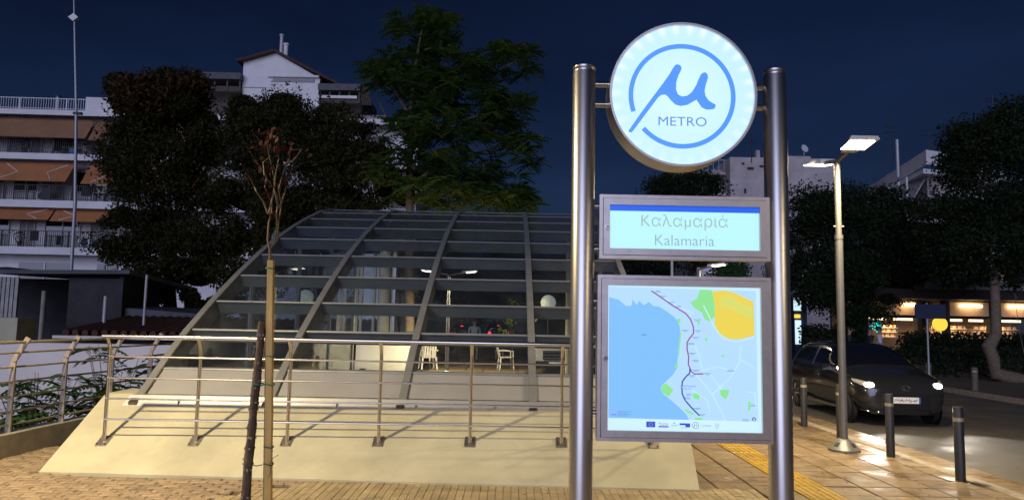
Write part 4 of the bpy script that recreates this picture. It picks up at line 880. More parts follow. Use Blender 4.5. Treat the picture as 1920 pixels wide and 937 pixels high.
for k, (ya, yb) in enumerate(LV):
    s_ = MB().bbox(XL, XRB, 0, 1.7, bz_(yb), bz_(ya), .03).build('balcony_slab', 'white_wall', ab_)
    if k:
        m = MB(); rails(m, XL, XRB, .06, bz_(ya) + .0, bz_([0, 258, 344, 430][k]), .13); m.build('balcony_railing', 'iron', s_)['kind'] = 'stuff'
# windows and doors behind the balconies
for k, (ya, yb) in enumerate(((215, 285), (299, 373), (389, 461))):
    x = XL + .6; q = 0
    while x < XRB - 2:
        w = [1.5, .9, 2.2][(q + k) % 3]; z0_, z1_ = bz_(yb) + .05, bz_(yb) + 2.15
        wn = MB().box(x, x + w, 1.52, 1.6, z0_, z1_).build('balcony_door', 'dark_glass' if (q + k) % 2 else 'dim_wall', ab_)
        m = MB()
        for xx in (x - .05, x + w / 2 - .025, x + w): m.box(xx, xx + .05, 1.47, 1.55, z0_, z1_ + .05)
        m.box(x, x + w, 1.475, 1.545, z1_, z1_ + .05); m.build('frame', 'white_metal', wn)
        x += w + .75; q += 1
for (xa, xb) in ((5, 103), (152, 190), (240, 320)):
    wn = MB().box(bx_(xa), bx_(xb), 1.1, 1.25, bz_(520), bz_(488)).build('window', 'dark_glass', ab_); MB().box(bx_((xa + xb) / 2) - .05, bx_((xa + xb) / 2) + .05, 1.06, 1.11, bz_(520), bz_(488)).build('frame', 'white_metal', wn)
def awning(xa, xb, ya, yb, out, m_, arms=()):
    z1_, z0_ = bz_(ya), bz_(yb); y1 = .55; y0 = y1 - out
    A = [(bx_(xa), y1, z1_), (bx_(xb), y1, z1_), (bx_(xb), y0, z0_), (bx_(xa), y0, z0_)]
    aw = MB().hexa([(p[0], p[1], p[2] - .03) for p in A[::-1]] + [(p[0], p[1], p[2]) for p in A[::-1]]).build('awning', m_, ab_)
    MB().tube([(bx_(xa), y0, z0_ - .03), (bx_(xb), y0, z0_ - .03)], .05, 8).build('awning_bar', m_, aw)
    for (x0_, xm, s) in arms:   # folding arms under the cloth
        def pt(f, x): return (bx_(x), y1 + (y0 - y1) * f - .06, z1_ + (z0_ - z1_) * f - .06)
        MB().tube([pt(.05, x0_), pt(.5, xm), pt(.92, x0_ + s)], .035, 6).build('awning_arm', 'white_metal', aw)
awning(-150, 137, 217, 257, 1.0, 'awning_brown'); awning(142, 250, 219, 260, 1.0, 'awning_brown'); awning(255, 400, 221, 262, 1.0, 'awning_brown')
awning(-150, 106, 300, 338, .95, 'awning', ((95, 64, -18), (-20, 9, 0))); awning(134, 240, 302, 341, .95, 'awning', ((160, 176, -8), (226, 213, 0))); awning(246, 350, 303, 342, .95, 'awning')
awning(-150, 75, 386, 409, .7, 'awning', ((62, 30, -8),)); awning(78, 200, 387, 411, .7, 'awning', ((92, 119, 2),)); awning(203, 330, 388, 412, .7, 'awning')
for (xa, ya, yb) in ((50, 338, 372),): MB().box(bx_(xa), bx_(xa + 14), .3, .5, bz_(yb), bz_(ya)).build('flue', 'iron', ab_)
MB().box(bx_(97), bx_(112), .25, .8, bz_(286), bz_(273)).build('blue_crate', 'blue_crate', ab_)
for (x_, yb_) in ((30, 371), (165, 459), (70, 284), (118, 459)):
    ac = MB().bbox(bx_(x_), bx_(x_) + .8, .95, 1.25, bz_(yb_) + .05, bz_(yb_) + .65, .03).build('air_conditioner', 'white_metal', ab_); MB().tube([(bx_(x_) + .3, .945, bz_(yb_) + .35), (bx_(x_) + .3, .93, bz_(yb_) + .35)], .24, 16).build('fan_grille', 'iron', ac)
for (x_, yb_) in ((8, 284), (82, 284), (14, 459), (186, 371)):
    pt_ = MB().lathe([(.12, 0), (.17, .3)], 10, (bx_(x_), .5, bz_(yb_))).build('plant_pot', 'roof_tile', ab_); nr = np.random.default_rng(x_); quads('leaves', leaf_quads(nr.normal(size=(60, 3)) * [.2, .15, .22] + [bx_(x_), .5, bz_(yb_) + .6], .2, nr), 'leaf_night', pt_)
for (x_, yb_, w_) in ((40, 458, .5), (128, 372, .7)): MB().box(bx_(x_), bx_(x_) + w_, .09, .12, bz_(yb_) + .3, bz_(yb_) + .95).build('laundry', 'cloth_dark', ab_)
# roof terrace
m = MB(); rails(m, XL, bx_(123), .1, bz_(203), bz_(181), .16, .012, 3.0); m.build('roof_railing', 'silver_pole', ab_)['kind'] = 'stuff'
MB().bbox(bx_(124), bx_(180), .05, 2.2, bz_(207), bz_(177), .03).build('roof_block', 'white_wall', ab_)
gb = MB().box(bx_(182), bx_(240), 2.5, 4, bz_(206), bz_(176)).build('roof_room', 'dark_glass', ab_)
m = MB()
for x in (182, 196, 210, 225, 240): m.box(bx_(x) - .05, bx_(x) + .05, 2.42, 2.5, bz_(206), bz_(160))
for y in (160, 176, 190): m.box(bx_(146), bx_(240), 2.43, 2.49, bz_(y + 2), bz_(y))
m.box(bx_(146) - .05, bx_(146) + .05, 2.42, 2.5, bz_(178), bz_(160)); m.build('window_frame', 'white_metal', gb)
MB().cyl((bx_(20), 3, bz_(205)), (bx_(20), 3, bz_(155)), .14, n=12).build('flue', 'silver_pole', ab_); MB().lathe([(.2, 0), (.22, .1), (.1, .16)], 12, (bx_(20), 3, bz_(155))).build('flue_cap', 'shed_roof', ab_)

# ------------------------------------------------------------------ white gable house above the trees
GY = 52.0; go = at(455, 600, GY); go.z = -1
gh = thing('gable_house', 'white gable topped upper house with two chimney pipes', 'building', (0, 0, 0))
def g3(x, y, Y=GY): return at(x, y, Y)
def zg(y, x=530): return at(x, y, GY).z
xa, xb, xc = g3(455, 150).x, g3(600, 150).x, g3(517, 100).x
zb_ = -1
gp = [(xa, zb_), (xb, zb_), (xb, zg(146)), (xc, zg(100)), (xa, zg(117))]
MB().prism(gp, lambda u, v, d: (u, d, v), GY, GY + 9).build('wall', 'white_wall', gh)
for (p, q, ext) in (((xc, zg(100)), (xa - .35, zg(121)), 0), ((xc, zg(100)), (g3(641, 158).x, zg(163)), 0)):
    u = Vector((q[0] - p[0], 0, q[1] - p[1])); nv = Vector((-u.z, 0, u.x)).normalized(); nv = nv if nv.z > 0 else -nv
    r_ = MB().hexa([(p[0], GY - .5, p[1]), (q[0], GY - .5, q[1]), (q[0], GY + 9.3, q[1]), (p[0], GY + 9.3, p[1])] + [(p[0] + nv.x * .14, GY - .5, p[1] + nv.z * .14), (q[0] + nv.x * .14, GY - .5, q[1] + nv.z * .14), (q[0] + nv.x * .14, GY + 9.3, q[1] + nv.z * .14), (p[0] + nv.x * .14, GY + 9.3, p[1] + nv.z * .14)]).build('roof', 'roof_tile', gh)
wn = MB().box(g3(512, 150).x, g3(590, 150).x, GY - .06, GY + .0 - .002, zg(154), zg(148)).build('window', 'dark_glass', gh)
MB().box(g3(502, 150).x, g3(600, 150).x - .03, GY - .22, GY - .062, zg(146), zg(142)).build('window_hood', 'white_wall', gh)
MB().box(xa, g3(500, 150).x, GY - .05, GY - .003, zg(166), zg(165)).build('string_course', 'dim_wall', gh)
for x, y0, y1, r in ((522, 104, 63, .15), (531, 106, 80, .17)):
    p = g3(x, y0); q = g3(x, y1); MB().cyl((p.x, GY + .6, p.z - .5), (p.x, GY + .6, q.z), r, n=12).lathe([(r * 1.3, 0), (r * 1.4, .12), (r * .5, .2)], 12, (p.x, GY + .6, q.z)).build('chimney_pipe', 'silver_pole' if r < .16 else 'white_wall', gh, smooth=True)
def wing(x0, x1, y0, y1, yb):
    X0, X1 = g3(x0, y0).x, g3(x1, y0).x
    MB().box(X0, X1, GY + .8, GY + 6, -1, zg(y0 + 14)).build('wing_wall', 'dark_wood', gh)
    MB().box(X0 - .1, X1 + .1, GY - .6, GY + 6, zg(y0 + 12), zg(y0)).build('wing_roof', 'shed_roof', gh)
    MB().box(X0, X1, GY - .3, GY - .2, zg(yb), zg(yb - 10)).build('balcony_front', 'dark_wood', gh)
    for k in range(5): x = X0 + (X1 - X0) * k / 4; MB().box(x - .06, x + .06, GY - .35, GY - .31, zg(yb), zg(y0 + 12)).build('post', 'dark_wood', gh)
wing(360, 454, 143, 150, 176); wing(603, 676, 160, 150, 194)
MB().box(g3(606, 180).x, g3(672, 180).x, GY - .5, GY - .37, zg(186), zg(181)).build('balcony_rail', 'white_wall', gh)
m = MB()
for k in range(6): p = g3(676 + k * 3, 160); m.tube([(p.x, GY - .2, zg(160)), (p.x + .3, GY - .2, zg(196))], .05, 6)
m.build('stair_frame', 'dark_wood', gh)
MB().box(xb, g3(720, 200).x, GY + 1, GY + 9, -1, zg(206)).build('lower_block', 'dim_wall', gh)

# ------------------------------------------------------------------ buildings right of the sign
RY = 55.0
rb_ = thing('stained_block', 'stained pinkish white block with balconies right of the round sign', 'building', (0, 0, 0))
x0, x1 = at(1369, 330, RY).x, at(1566, 330, RY).x; zt_ = at(1400, 295, RY).z
MB().box(x0, x1, RY, RY + 12, 0, zt_).build('wall', 'grey_wall', rb_)
for k in range(3):
    zz_ = at(1345, [300, 340, 385][k], RY).z; MB().box(x0 - 3.2, x0 + .02, RY + 1.2, RY + 9, zz_ - .9, zz_ - .7).build('balcony_slab', 'grey_wall', rb_)
    m = MB()
    for q in range(18): y = RY + 1.2 + q * .45; m.box(x0 - 3.16, x0 - 3.12, y - .015, y + .015, zz_ - .7, zz_ + .25)
    m.box(x0 - 3.18, x0 - 3.10, RY + 1.2, RY + 9, zz_ + .25, zz_ + .3)
    for q in range(8): x = x0 - 3.1 + q * .43; m.box(x - .015, x + .015, RY + 1.22, RY + 1.25, zz_ - .7, zz_ + .25)
    m.box(x0 - 3.15, x0, RY + 1.2, RY + 1.26, zz_ + .25, zz_ + .3); m.build('balcony_railing', 'silver_pole', rb_)['kind'] = 'stuff'
MB().box(x0 - 1.6, x0 - .002, RY + 2, RY + 11, 0, zt_ - .6).build('side_wing', 'dim_wall', rb_)
MB().box(x0 - 1.2, x0 - .3, RY + 1.94, RY + 2.0 - .002, at(1350, 362, RY).z, at(1350, 336, RY).z).build('window', 'dark_glass', rb_)
MB().box(at(1426, 270, RY).x, at(1433, 270, RY).x, RY + 1, RY + 1.5, zt_ - .1, at(1430, 276, RY).z).build('chimney', 'grey_wall', rb_)
MB().box(at(1482, 300, RY).x, at(1525, 300, RY).x, RY + .5, RY + 3, zt_ - .1, at(1500, 290, RY).z).build('roof_hut', 'grey_wall', rb_)
for (xx, yy, w_, h_) in ((1393, 307, 5, 4), (1407, 316, 12, 5), (1428, 312, 8, 4), (1397, 358, 4, 9)):
    c = at(xx, yy, RY); k = RY / FPX; MB().box(c.x - w_ * k / 2, c.x + w_ * k / 2, RY - .05, RY - .004, c.z - h_ * k / 2, c.z + h_ * k / 2).build('wall_patch', 'roof_tile' if h_ < 6 else 'iron', rb_)
def dish(x, y, Y, r, label):
    c = at(x, y, Y); t = thing('satellite_dish', label, 'satellite dish', (c.x, Y, c.z - r * 1.6)); m = MB().lathe([(.02, -.10), (r * .5, -.06), (r * .8, 0), (r, .07)], 20)
    o = m.build('dish', 'white_metal', t, smooth=True); o.location = (0, 0, r * 1.6); o.rotation_euler = (rad(75), 0, rad(20)); MB().cyl((0, .05, 0), (0, .05, r * 1.5), .04, n=8).build('mast', 'silver_pole', t)
    return t
dish(1508, 279, RY + 1, .32, 'white satellite dish on the roof left of the lamp head')
def antenna(label, x, y0, y1, Y, arms=0):
    p, q = at(x, y0, Y), at(x, y1, Y); t = thing('roof_antenna', label, 'antenna', (p.x, Y, p.z), 0, 'antennas on the right roofs'); h = q.z - p.z
    MB().tube([(0, 0, -.4), (0, 0, h)], .04, 6).build('mast', 'silver_pole' if arms == 9 else 'iron', t)
    for k in range(arms if arms < 9 else 0): MB().tube([(-.5 + .1 * k, 0, h * (.6 + .12 * k)), (.5 - .1 * k, 0, h * (.6 + .12 * k))], .02, 5).build('crossbar', 'iron', t)
antenna('tall thin roof antenna right of the lamp head', 1671, 300, 215, 48, 2); antenna('thin roof antenna at the corner of the pale roof', 1743, 278, 240, 48, 1); antenna('antenna standing above the right edge tree', 1862, 215, 175, 50, 2); antenna('thin antenna left of the right totem pole', 1409, 296, 250, RY, 1)
cb = thing('corner_block', 'grey corner block with a slanting roofline above the right trees', 'building', (0, 0, 0))
CYY = 46.0; c0_ = at(1737, 300, CYY); z1_ = at(1737, 281, CYY).z
ca_ = at(1587, 327, 60.0); c2 = at(1900, 300, CYY + 2)
MB().prism([(c0_.x, CYY), (c2.x, CYY + 3), (c2.x, 75), (at(1587, 327, 66).x, 66)], lambda u, v, d: (u, v, d), 0, z1_ - 1.3).build('wall', 'grey_wall', cb)
def along(t): a_ = Vector((c0_.x, CYY, 0)); b_ = Vector((at(1587, 327, 66).x, 66, 0)); return a_.lerp(b_, t)
def band(za, zb2, out, nm, m_):
    a_, b_ = along(0), along(1); d = (b_ - a_).normalized(); nn = Vector((-d.y, d.x, 0)); nn = nn if nn.x < 0 else -nn
    c_ = Vector((c2.x, CYY + 3, 0)); d2 = (c_ - a_).normalized(); n2 = Vector((d2.y, -d2.x, 0))
    P_ = [a_ + (nn + n2) * out, c_ + n2 * out, c_ - n2 * .3 , a_ - (nn + n2) * .1, b_ - nn * .3, b_ + nn * out]
    MB().prism([(p.x, p.y) for p in P_], lambda u, v, d: (u, v, d), za, zb2).build(nm, m_, cb)
band(z1_ - .95, z1_, .05, 'roof_parapet', 'white_wall'); band(z1_ - 1.75, z1_ - 1.45, 1.3, 'balcony_slab', 'white_wall'); band(z1_ - 4.9, z1_ - 4.6, 1.3, 'balcony_slab', 'white_wall')
for t_ in (.02, .1, .2, .32, .45): p = along(t_); MB().box(p.x - 1.25, p.x - 1.15, p.y - .05, p.y + .05, z1_ - 4.6, z1_ - 1.75).build('balcony_post', 'white_metal', cb)
p = along(.07); MB().hexa([(p.x - 1.3, p.y - 1.2, z1_ - 3.4), (p.x - 1.2, p.y - 1.2, z1_ - 3.4), (p.x - 1.2, p.y + 3, z1_ - 3.4), (p.x - 1.3, p.y + 3, z1_ - 3.4), (p.x - .3, p.y - 1.2, z1_ - 1.8), (p.x - .2, p.y - 1.2, z1_ - 1.8), (p.x - .2, p.y + 3, z1_ - 1.8), (p.x - .3, p.y + 3, z1_ - 1.8)]).build('awning', 'dim_wall', cb)
c = at(1683, 300, 50); MB().cyl((c.x, 50, z1_ - 1), (c.x, 50, at(1683, 262, 50).z), .11, n=10).build('vent_pipe', 'silver_pole', cb)

# ------------------------------------------------------------------ lit shop across the road
HY = 30.0
shp = thing('lit_shop', 'warmly lit corner shop with awning behind the hedge across the road', 'shop', (at(1620, 640, HY).x, HY, 0)); OF = shp.location.copy()
def h3(x, y, Y=HY): return at(x, y, Y)
def sb(nm, m_, xa, xb, ya, yb, Y0, Y1, parent=None, xm=1800):
    return MB().box(h3(xa, 600).x, h3(xb, 600).x, Y0, Y1, h3(xm, yb).z, h3(xm, ya).z).build(nm, m_, parent or shp, off=OF)
sb('back_wall', 'shop_wall', 1620, 1990, 480, 690, HY + 3.0, HY + 3.2)
sb('roof_slab', 'shop_dark', 1610, 1990, 545, 563, HY - 1.0, HY + 3.3)
sb('roof_cornice', 'dim_wall', 1730, 1990, 530, 545, HY - 1.1, HY + 3.3)
for (xa, xb) in ((1664, 1720), (1778, 1858), (1870, 1990)):
    w = sb('lit_wall', 'shop_wall', xa, xb, 566, 592, HY + .10, HY + .3)
for (xa, xb) in ((1693, 1716), (1799, 1840), (1890, 1930)):
    t_ = MB().tube([(h3(xa, 573).x, HY - .02, h3(1800, 573).z), (h3(xb, 573).x, HY - .02, h3(1800, 573).z)], .06, 10).build('tube_lamp', 'tube_glow', shp, off=OF, smooth=True)
for (xa, xb) in ((1632, 1674), (1688, 1724), (1780, 1818), (1832, 1858), (1870, 1882), (1888, 1930)):
    sb('light_strip', 'strip_glow', xa, xb, 598, 602, HY + .5, HY + .56)
for x in (1722, 1775, 1860): sb('pillar', 'shop_dark', x, x + 8, 563, 690, HY + .05, HY + .4)
sb('beam', 'shop_dark', 1622, 1990, 592, 597, HY + .3, HY + .5)
# shelves with goods
for (xa, xb) in ((1690, 1722), (1784, 1858), (1870, 1960)):
    for k in range(3):
        y = 616 + k * 9; sf = sb('shelf', 'white_metal', xa, xb, y, y + 1, HY + 1.6, HY + 2.1)
        x = xa + 1; q = 0
        while x < xb - 3: sb('jar', ['goods', 'plaster', 'shop_wall'][(q + k) % 3], x, x + 2.6, y - 5.5, y, HY + 1.65, HY + 1.95, sf); x += 3.6; q += 1
ob = sb('neon_sign', 'teal_glow', 1655, 1659.5, 604, 626, HY + .5, HY + .54); sb('neon_sign', 'teal_glow', 1661.5, 1664, 608, 624, HY + .5, HY + .54)
for k in range(12): x, y = 1636 + (k % 4) * 5, 606 + (k // 4) * 6 + (k % 2) * 2; sb('neon_dot', 'teal_glow', x, x + 2, y, y + 2, HY + .5, HY + .54)
c = h3(1732, 607); MB().tube([(c.x, HY - 1.2, c.z), (c.x, HY - 1.05, c.z)], .27, 24).build('round_sign', 'yellow_glow', shp, off=OF, smooth=True)
MB().tube([(c.x, HY - 1.12, c.z + .27), (c.x, HY - 1.12, h3(1732, 563).z)], .02, 6).build('sign_hanger', 'iron', shp, off=OF)
for px_, pw in ((1700, 26), (1820, 34), (1910, 34)): lamp_light('shop_light', Vector((h3(px_, 600).x, HY + 1.2, h3(1800, 596).z)) - OF, pw, shp, (1.0, .66, .32), .6)
for px_ in (1700, 1820, 1910): lamp_light('shop_light', Vector((h3(px_, 600).x, HY - .06, h3(1800, 571).z)) - OF, 5, shp, (1.0, .66, .32), .3)
# small blue and white lit kiosk beyond the totem
kk = thing('lit_kiosk', 'small blue kiosk with a white lit sign beside the right totem pole', 'kiosk', (at(1500, 640, 30).x, 30, 0)); OF = kk.location.copy()
MB().box(h3(1492, 600).x, h3(1515, 600).x, 30.1, 31.5, 0, h3(1500, 555).z).build('wall', 'board_blue', kk, off=OF)
MB().box(h3(1490, 600).x, h3(1503, 600).x, 30.0, 30.1, h3(1500, 582).z, h3(1500, 558).z).build('lit_sign', 'white_glow', kk, off=OF)
MB().box(h3(1491, 600).x, h3(1501, 600).x, 30.0, 30.1, h3(1500, 596).z, h3(1500, 589).z).build('yellow_sign', 'yellow_glow', kk, off=OF)
MB().box(h3(1492, 600).x, h3(1502, 600).x, 30.0, 30.1, h3(1500, 645).z, h3(1500, 600).z).build('white_panel', 'white_glow', kk, off=OF)
# hedges
def hedge(label, x0, x1, yt, Y, seed, n_):
    a, b = at(x0, yt, Y), at(x1, yt, Y); w = (b.x - a.x) / 2; h = a.z; t = thing('hedge', label, 'hedge', ((a.x + b.x) / 2, Y, 0), 0, 'hedges across the road')
    nr = np.random.default_rng(seed); P_ = np.stack([nr.uniform(-w, w, n_), nr.uniform(-.5, .5, n_), nr.random(n_) ** .7 * h * (1 + .12 * np.sin(np.arange(n_) * 1.7))], 1)
    quads('foliage', leaf_quads(P_, .16, nr), 'leaf_night', t); MB().box(-w * .95, w * .95, -.25, .25, -.02, h * .75).build('stems', 'bark_dark', t)
hedge('dark hedge in front of the lit shop', 1690, 1960, 628, 28, 61, 9000); hedge('dark hedge behind the car roof', 1505, 1625, 615, 28.5, 62, 4500); hedge('low dark hedge left of the leaning trunk', 1630, 1840, 655, 26.5, 63, 5000)
# street name board on a post
sn = thing('street_name_sign', 'dark street name board on a thin post by the lit shop', 'sign', (at(1742, 700, 23).x, 23, 0)); OF = sn.location.copy()
MB().tube([(OF.x, 23, -.02), (OF.x, 23, at(1742, 568, 23).z)], .03, 10).build('post', 'silver_pole', sn, off=OF, smooth=True)
MB().box(at(1714, 580, 23).x, at(1771, 580, 23).x, 22.94, 22.97, at(1742, 597, 23).z, at(1742, 570, 23).z).build('board', 'board_blue', sn, off=OF)

# ------------------------------------------------------------------ vehicles
def car(name, label, loc, rz, paint, sec, wheels, wr, glass_rule, group=None, sub_=0):
    """sec: stations (x, [ (half width, z) ... ]) from rear to front; x forward"""
    t = thing(name, label, 'car' if 'van' not in name else 'van', loc, rz, group); k = len(sec[0][1]); fullv = []
    for x, s in sec: fullv += [(x, -w, z) for w, z in s] + [(x, w, z) for w, z in s[::-1][1:]]
    K = 2 * k - 1; m = MB(); fs = []; mi = []
    for i in range(len(sec) - 1):
        for j in range(K):
            a, b = i * K + j, i * K + (j + 1) % K; fs.append((a, a + K, b + K, b)); jj = j if j < k - 1 else (2 * k - 3 - j if j < 2 * k - 2 else -1); mi.append(glass_rule(i, jj))
    fs += [tuple(range(K)), tuple((len(sec) - 1) * K + j for j in range(K))[::-1]]; mi += [0, 0]
    m.add(fullv, fs); m.m = mi; bd = m.build('body', [paint, 'car_glass', 'car_black'], t, smooth=True, ang=32 if not sub_ else 180)
    if sub_: q = bd.modifiers.new('round', 'SUBSURF'); q.levels = sub_; q.render_levels = sub_
    for (x, y) in wheels:
        s = 1 if y > 0 else -1; c = Vector((x, y, wr))
        MB().add(*(lambda P_: (P_[0], P_[1]))(torus_y(c, wr + .035, .03, s))).build('wheel_arch', 'car_black', bd) if False else None
        m = MB().tube([c + Vector((0, s * .002, 0)), c + Vector((0, s * .012, 0))], wr + .055, 28); m.build('wheel_arch', 'car_black', bd)
        m = MB().tube([c - Vector((0, s * .10, 0)), c + Vector((0, s * .03, 0)), c + Vector((0, s * .055, 0))], [wr, wr, wr * .93], 28); wh = m.build('wheel', 'tyre', t, smooth=True)
        m = MB().tube([c + Vector((0, s * .05, 0)), c + Vector((0, s * .058, 0))], wr * .70, 24, mi=1)
        for q in range(5):
            a = q * 1.2566 + .3; d = Vector((math.cos(a), 0, math.sin(a))); e = Vector((-d.z, 0, d.x))
            for h in (-1, 1): m.obox(c + d * wr * .38 + e * h * .03 * 1.2 + Vector((0, s * .066, 0)), d * wr * .33 + e * h * .02, e * .016, (0, .01, 0))
        m.tube([c + Vector((0, s * .06, 0)), c + Vector((0, s * .078, 0))], wr * .16, 12); m.build('rim', ['chrome', 'car_black'], wh)
    return t, bd
# dark hatchback
HS = [(-1.98, [(0, .40), (.50, .40), (.64, .50), (.70, .74), (.66, .98), (.60, 1.02), (.50, 1.10), (.42, 1.14), (0, 1.16)]),
      (-1.90, [(0, .25), (.66, .26), (.80, .45), (.84, .74), (.81, 1.00), (.76, 1.05), (.60, 1.32), (.50, 1.40), (0, 1.43)]),
      (-1.45, [(0, .19), (.74, .21), (.87, .45), (.89, .76), (.86, 1.02), (.82, 1.07), (.64, 1.42), (.54, 1.49), (0, 1.52)]),
      (-1.00, [(0, .19), (.76, .21), (.87, .45), (.89, .76), (.865, 1.00), (.83, 1.045), (.65, 1.45), (.55, 1.52), (0, 1.55)]),
      (-.30, [(0, .19), (.76, .21), (.85, .45), (.88, .76), (.865, .98), (.83, 1.02), (.66, 1.46), (.56, 1.53), (0, 1.56)]),
      (.20, [(0, .19), (.76, .21), (.85, .45), (.88, .76), (.865, .97), (.83, 1.01), (.65, 1.42), (.55, 1.50), (0, 1.53)]),
      (.55, [(0, .19), (.76, .21), (.85, .45), (.88, .76), (.865, .97), (.83, 1.01), (.68, 1.27), (.58, 1.37), (0, 1.41)]),
      (1.16, [(0, .19), (.76, .21), (.87, .45), (.90, .78), (.85, .96), (.81, 1.00), (.73, 1.03), (.60, 1.06), (0, 1.09)]),
      (1.24, [(0, .19), (.76, .21), (.87, .45), (.90, .78), (.84, .95), (.80, .98), (.72, 1.00), (.59, 1.03), (0, 1.055)]),
      (1.58, [(0, .19), (.75, .21), (.86, .45), (.885, .74), (.82, .90), (.77, .925), (.67, .945), (.55, .965), (0, .985)]),
      (1.82, [(0, .20), (.70, .22), (.81, .42), (.83, .68), (.76, .82), (.70, .845), (.60, .865), (.48, .88), (0, .895)]),
      (1.95, [(0, .22), (.60, .24), (.70, .40), (.72, .62), (.64, .74), (.58, .76), (.48, .775), (.38, .785), (0, .80)]),
      (2.00, [(0, .28), (.45, .29), (.54, .40), (.56, .57), (.48, .67), (.42, .69), (.34, .70), (.26, .705), (0, .71)])]
def hrule(i, j):
    if j in (5,) and 1 <= i <= 5: return 1           # side windows
    if i in (5, 6) and j in (6, 7): return 1        # windscreen
    if i == 6 and j == 5: return 1
    if i == 0 and j >= 6: return 1
    if j == 0 or j == -1: return 2
    return 0
crz = rad(-90 - 2)
hc, hb = car('dark_car', 'dark grey hatchback with headlights on, driving past the bollards', (7.55, 15.75, -.12), crz, 'car_paint', HS, [(1.28, -.835), (1.28, .835), (-1.28, -.835), (-1.28, .835)], .315, hrule, None, 2)
for s in (-1, 1):
    hl = MB().tube([(1.50, s * .815, .86), (1.66, s * .785, .825), (1.80, s * .72, .79), (1.885, s * .60, .755), (1.915, s * .52, .74)], [.015, .045, .06, .055, .02], 10).build('headlight', 'headlight_off', hb, smooth=True)
    MB().lathe([(.02, -.05), (.075, -.035), (.09, 0), (.075, .035), (.02, .05)], 14, (1.885, s * .635, .775)).build('lamp', 'headlight', hl, smooth=True); MB().lathe([(.02, -.03), (.04, 0), (.02, .03)], 12, (1.905, s * .575, .758)).build('lamp', 'headlight', hl, smooth=True)
    MB().tube([(1.80, s * .66, .38), (1.90, s * .64, .38)], .045, 12).build('fog_lamp', 'headlight_off', hb)
    mr_o = MB().obox((.66, s * .965, 1.04), (.05, 0, 0), (0, .09, 0), (0, 0, .065)).obox((.70, s * .88, .99), (.03, 0, 0), (0, .06, 0), (0, 0, .02)).build('mirror', 'car_paint', hb)
    MB().obox((-.05, s * .868, .84), (.09, 0, 0), (0, .012, 0), (0, 0, .014)).build('door_handle', 'chrome', hb)
    MB().obox((-.06, s * .80, .25), (.9, 0, 0), (0, .012, 0), (0, 0, .02)).build('sill_trim', 'chrome', hb)
    MB().obox((-.42, s * .735, 1.235), (.04, 0, 0), (0, .095 * 1, -.21 * s * s) if False else (0, -s * .085, .205), (0, .022, 0)).build('door_pillar', 'car_paint', hb)
MB().hexa([(1.94, -.50, .34), (1.94, .50, .34), (1.998, .44, .34), (1.998, -.44, .34), (1.93, -.54, .61), (1.93, .54, .61), (1.998, .42, .61), (1.998, -.42, .61)]).build('grille', 'car_black', hb)
pl_ = MB().box(1.999, 2.01, -.26, .26, .45, .565).build('number_plate', 'plate_white', hb)
MB().box(2.0105, 2.013, .225, .259, .452, .563).build('plate_band', 'blue_print', pl_)
rr = random.Random(9); m = MB()
for k in range(22): y = -.235 + k * .02; z = .475 + rr.uniform(0, .03); m.box(2.0106, 2.0125, y, y + rr.uniform(.008, .018), z, z + rr.uniform(.012, .045))
m.build('plate_marks', 'ink', pl_)['kind'] = 'stuff'
m = MB(); m.tube([(1.985, .085 * math.cos(a * .449), .735 + .05 * math.sin(a * .449)) for a in range(15)], .008, 6).tube([(1.985, .035 * math.cos(a * .449), .735 + .048 * math.sin(a * .449)) for a in range(15)], .007, 6).tube([(1.985, .065 * math.cos(a * .449), .76 + .018 * math.sin(a * .449)) for a in range(15)], .006, 6); m.build('emblem', 'chrome', hb)
for s in (-1, 1):
    for x_ in (-.95, -.40, .72): MB().box(x_ - .006, x_ + .006, min(s * .838, s * .872), max(s * .838, s * .872), .30, .90).build('door_seam', 'car_black', hb) if abs(x_) < 0 else None
MB().hexa([(1.90, -.62, .24), (1.90, .62, .24), (1.99, .40, .24), (1.99, -.40, .24), (1.90, -.64, .34), (1.90, .64, .34), (1.995, .42, .325), (1.995, -.42, .325)]).build('lower_grille', 'car_black', hb)
for s in (-1, 1): MB().tube([(1.74, s * .74, .30), (1.86, s * .66, .29), (1.95, s * .50, .285)], .012, 6).build('bumper_trim', 'chrome', hb)
MB().tube([(1.05, -.55, 1.045), (1.06, -.2, 1.085), (1.03, .15, 1.10)], .008, 5).build('wiper', 'car_black', hb)
for s in (-1, 1):
    l = bpy.data.lights.new('headlamp_beam', 'SPOT'); l.energy = 170; l.spot_size = rad(70); l.spot_blend = .8; l.color = (1, .92, .8); l.shadow_soft_size = .05
    o = bpy.data.objects.new('headlamp_beam', l); COL.objects.link(o); o.parent = hc; o.location = (2.05, s * .68, .66); o.rotation_euler = (0, rad(-78), 0); o.rotation_euler = Vector((-1, 0, .18)).to_track_quat('Z', 'Y').to_euler()
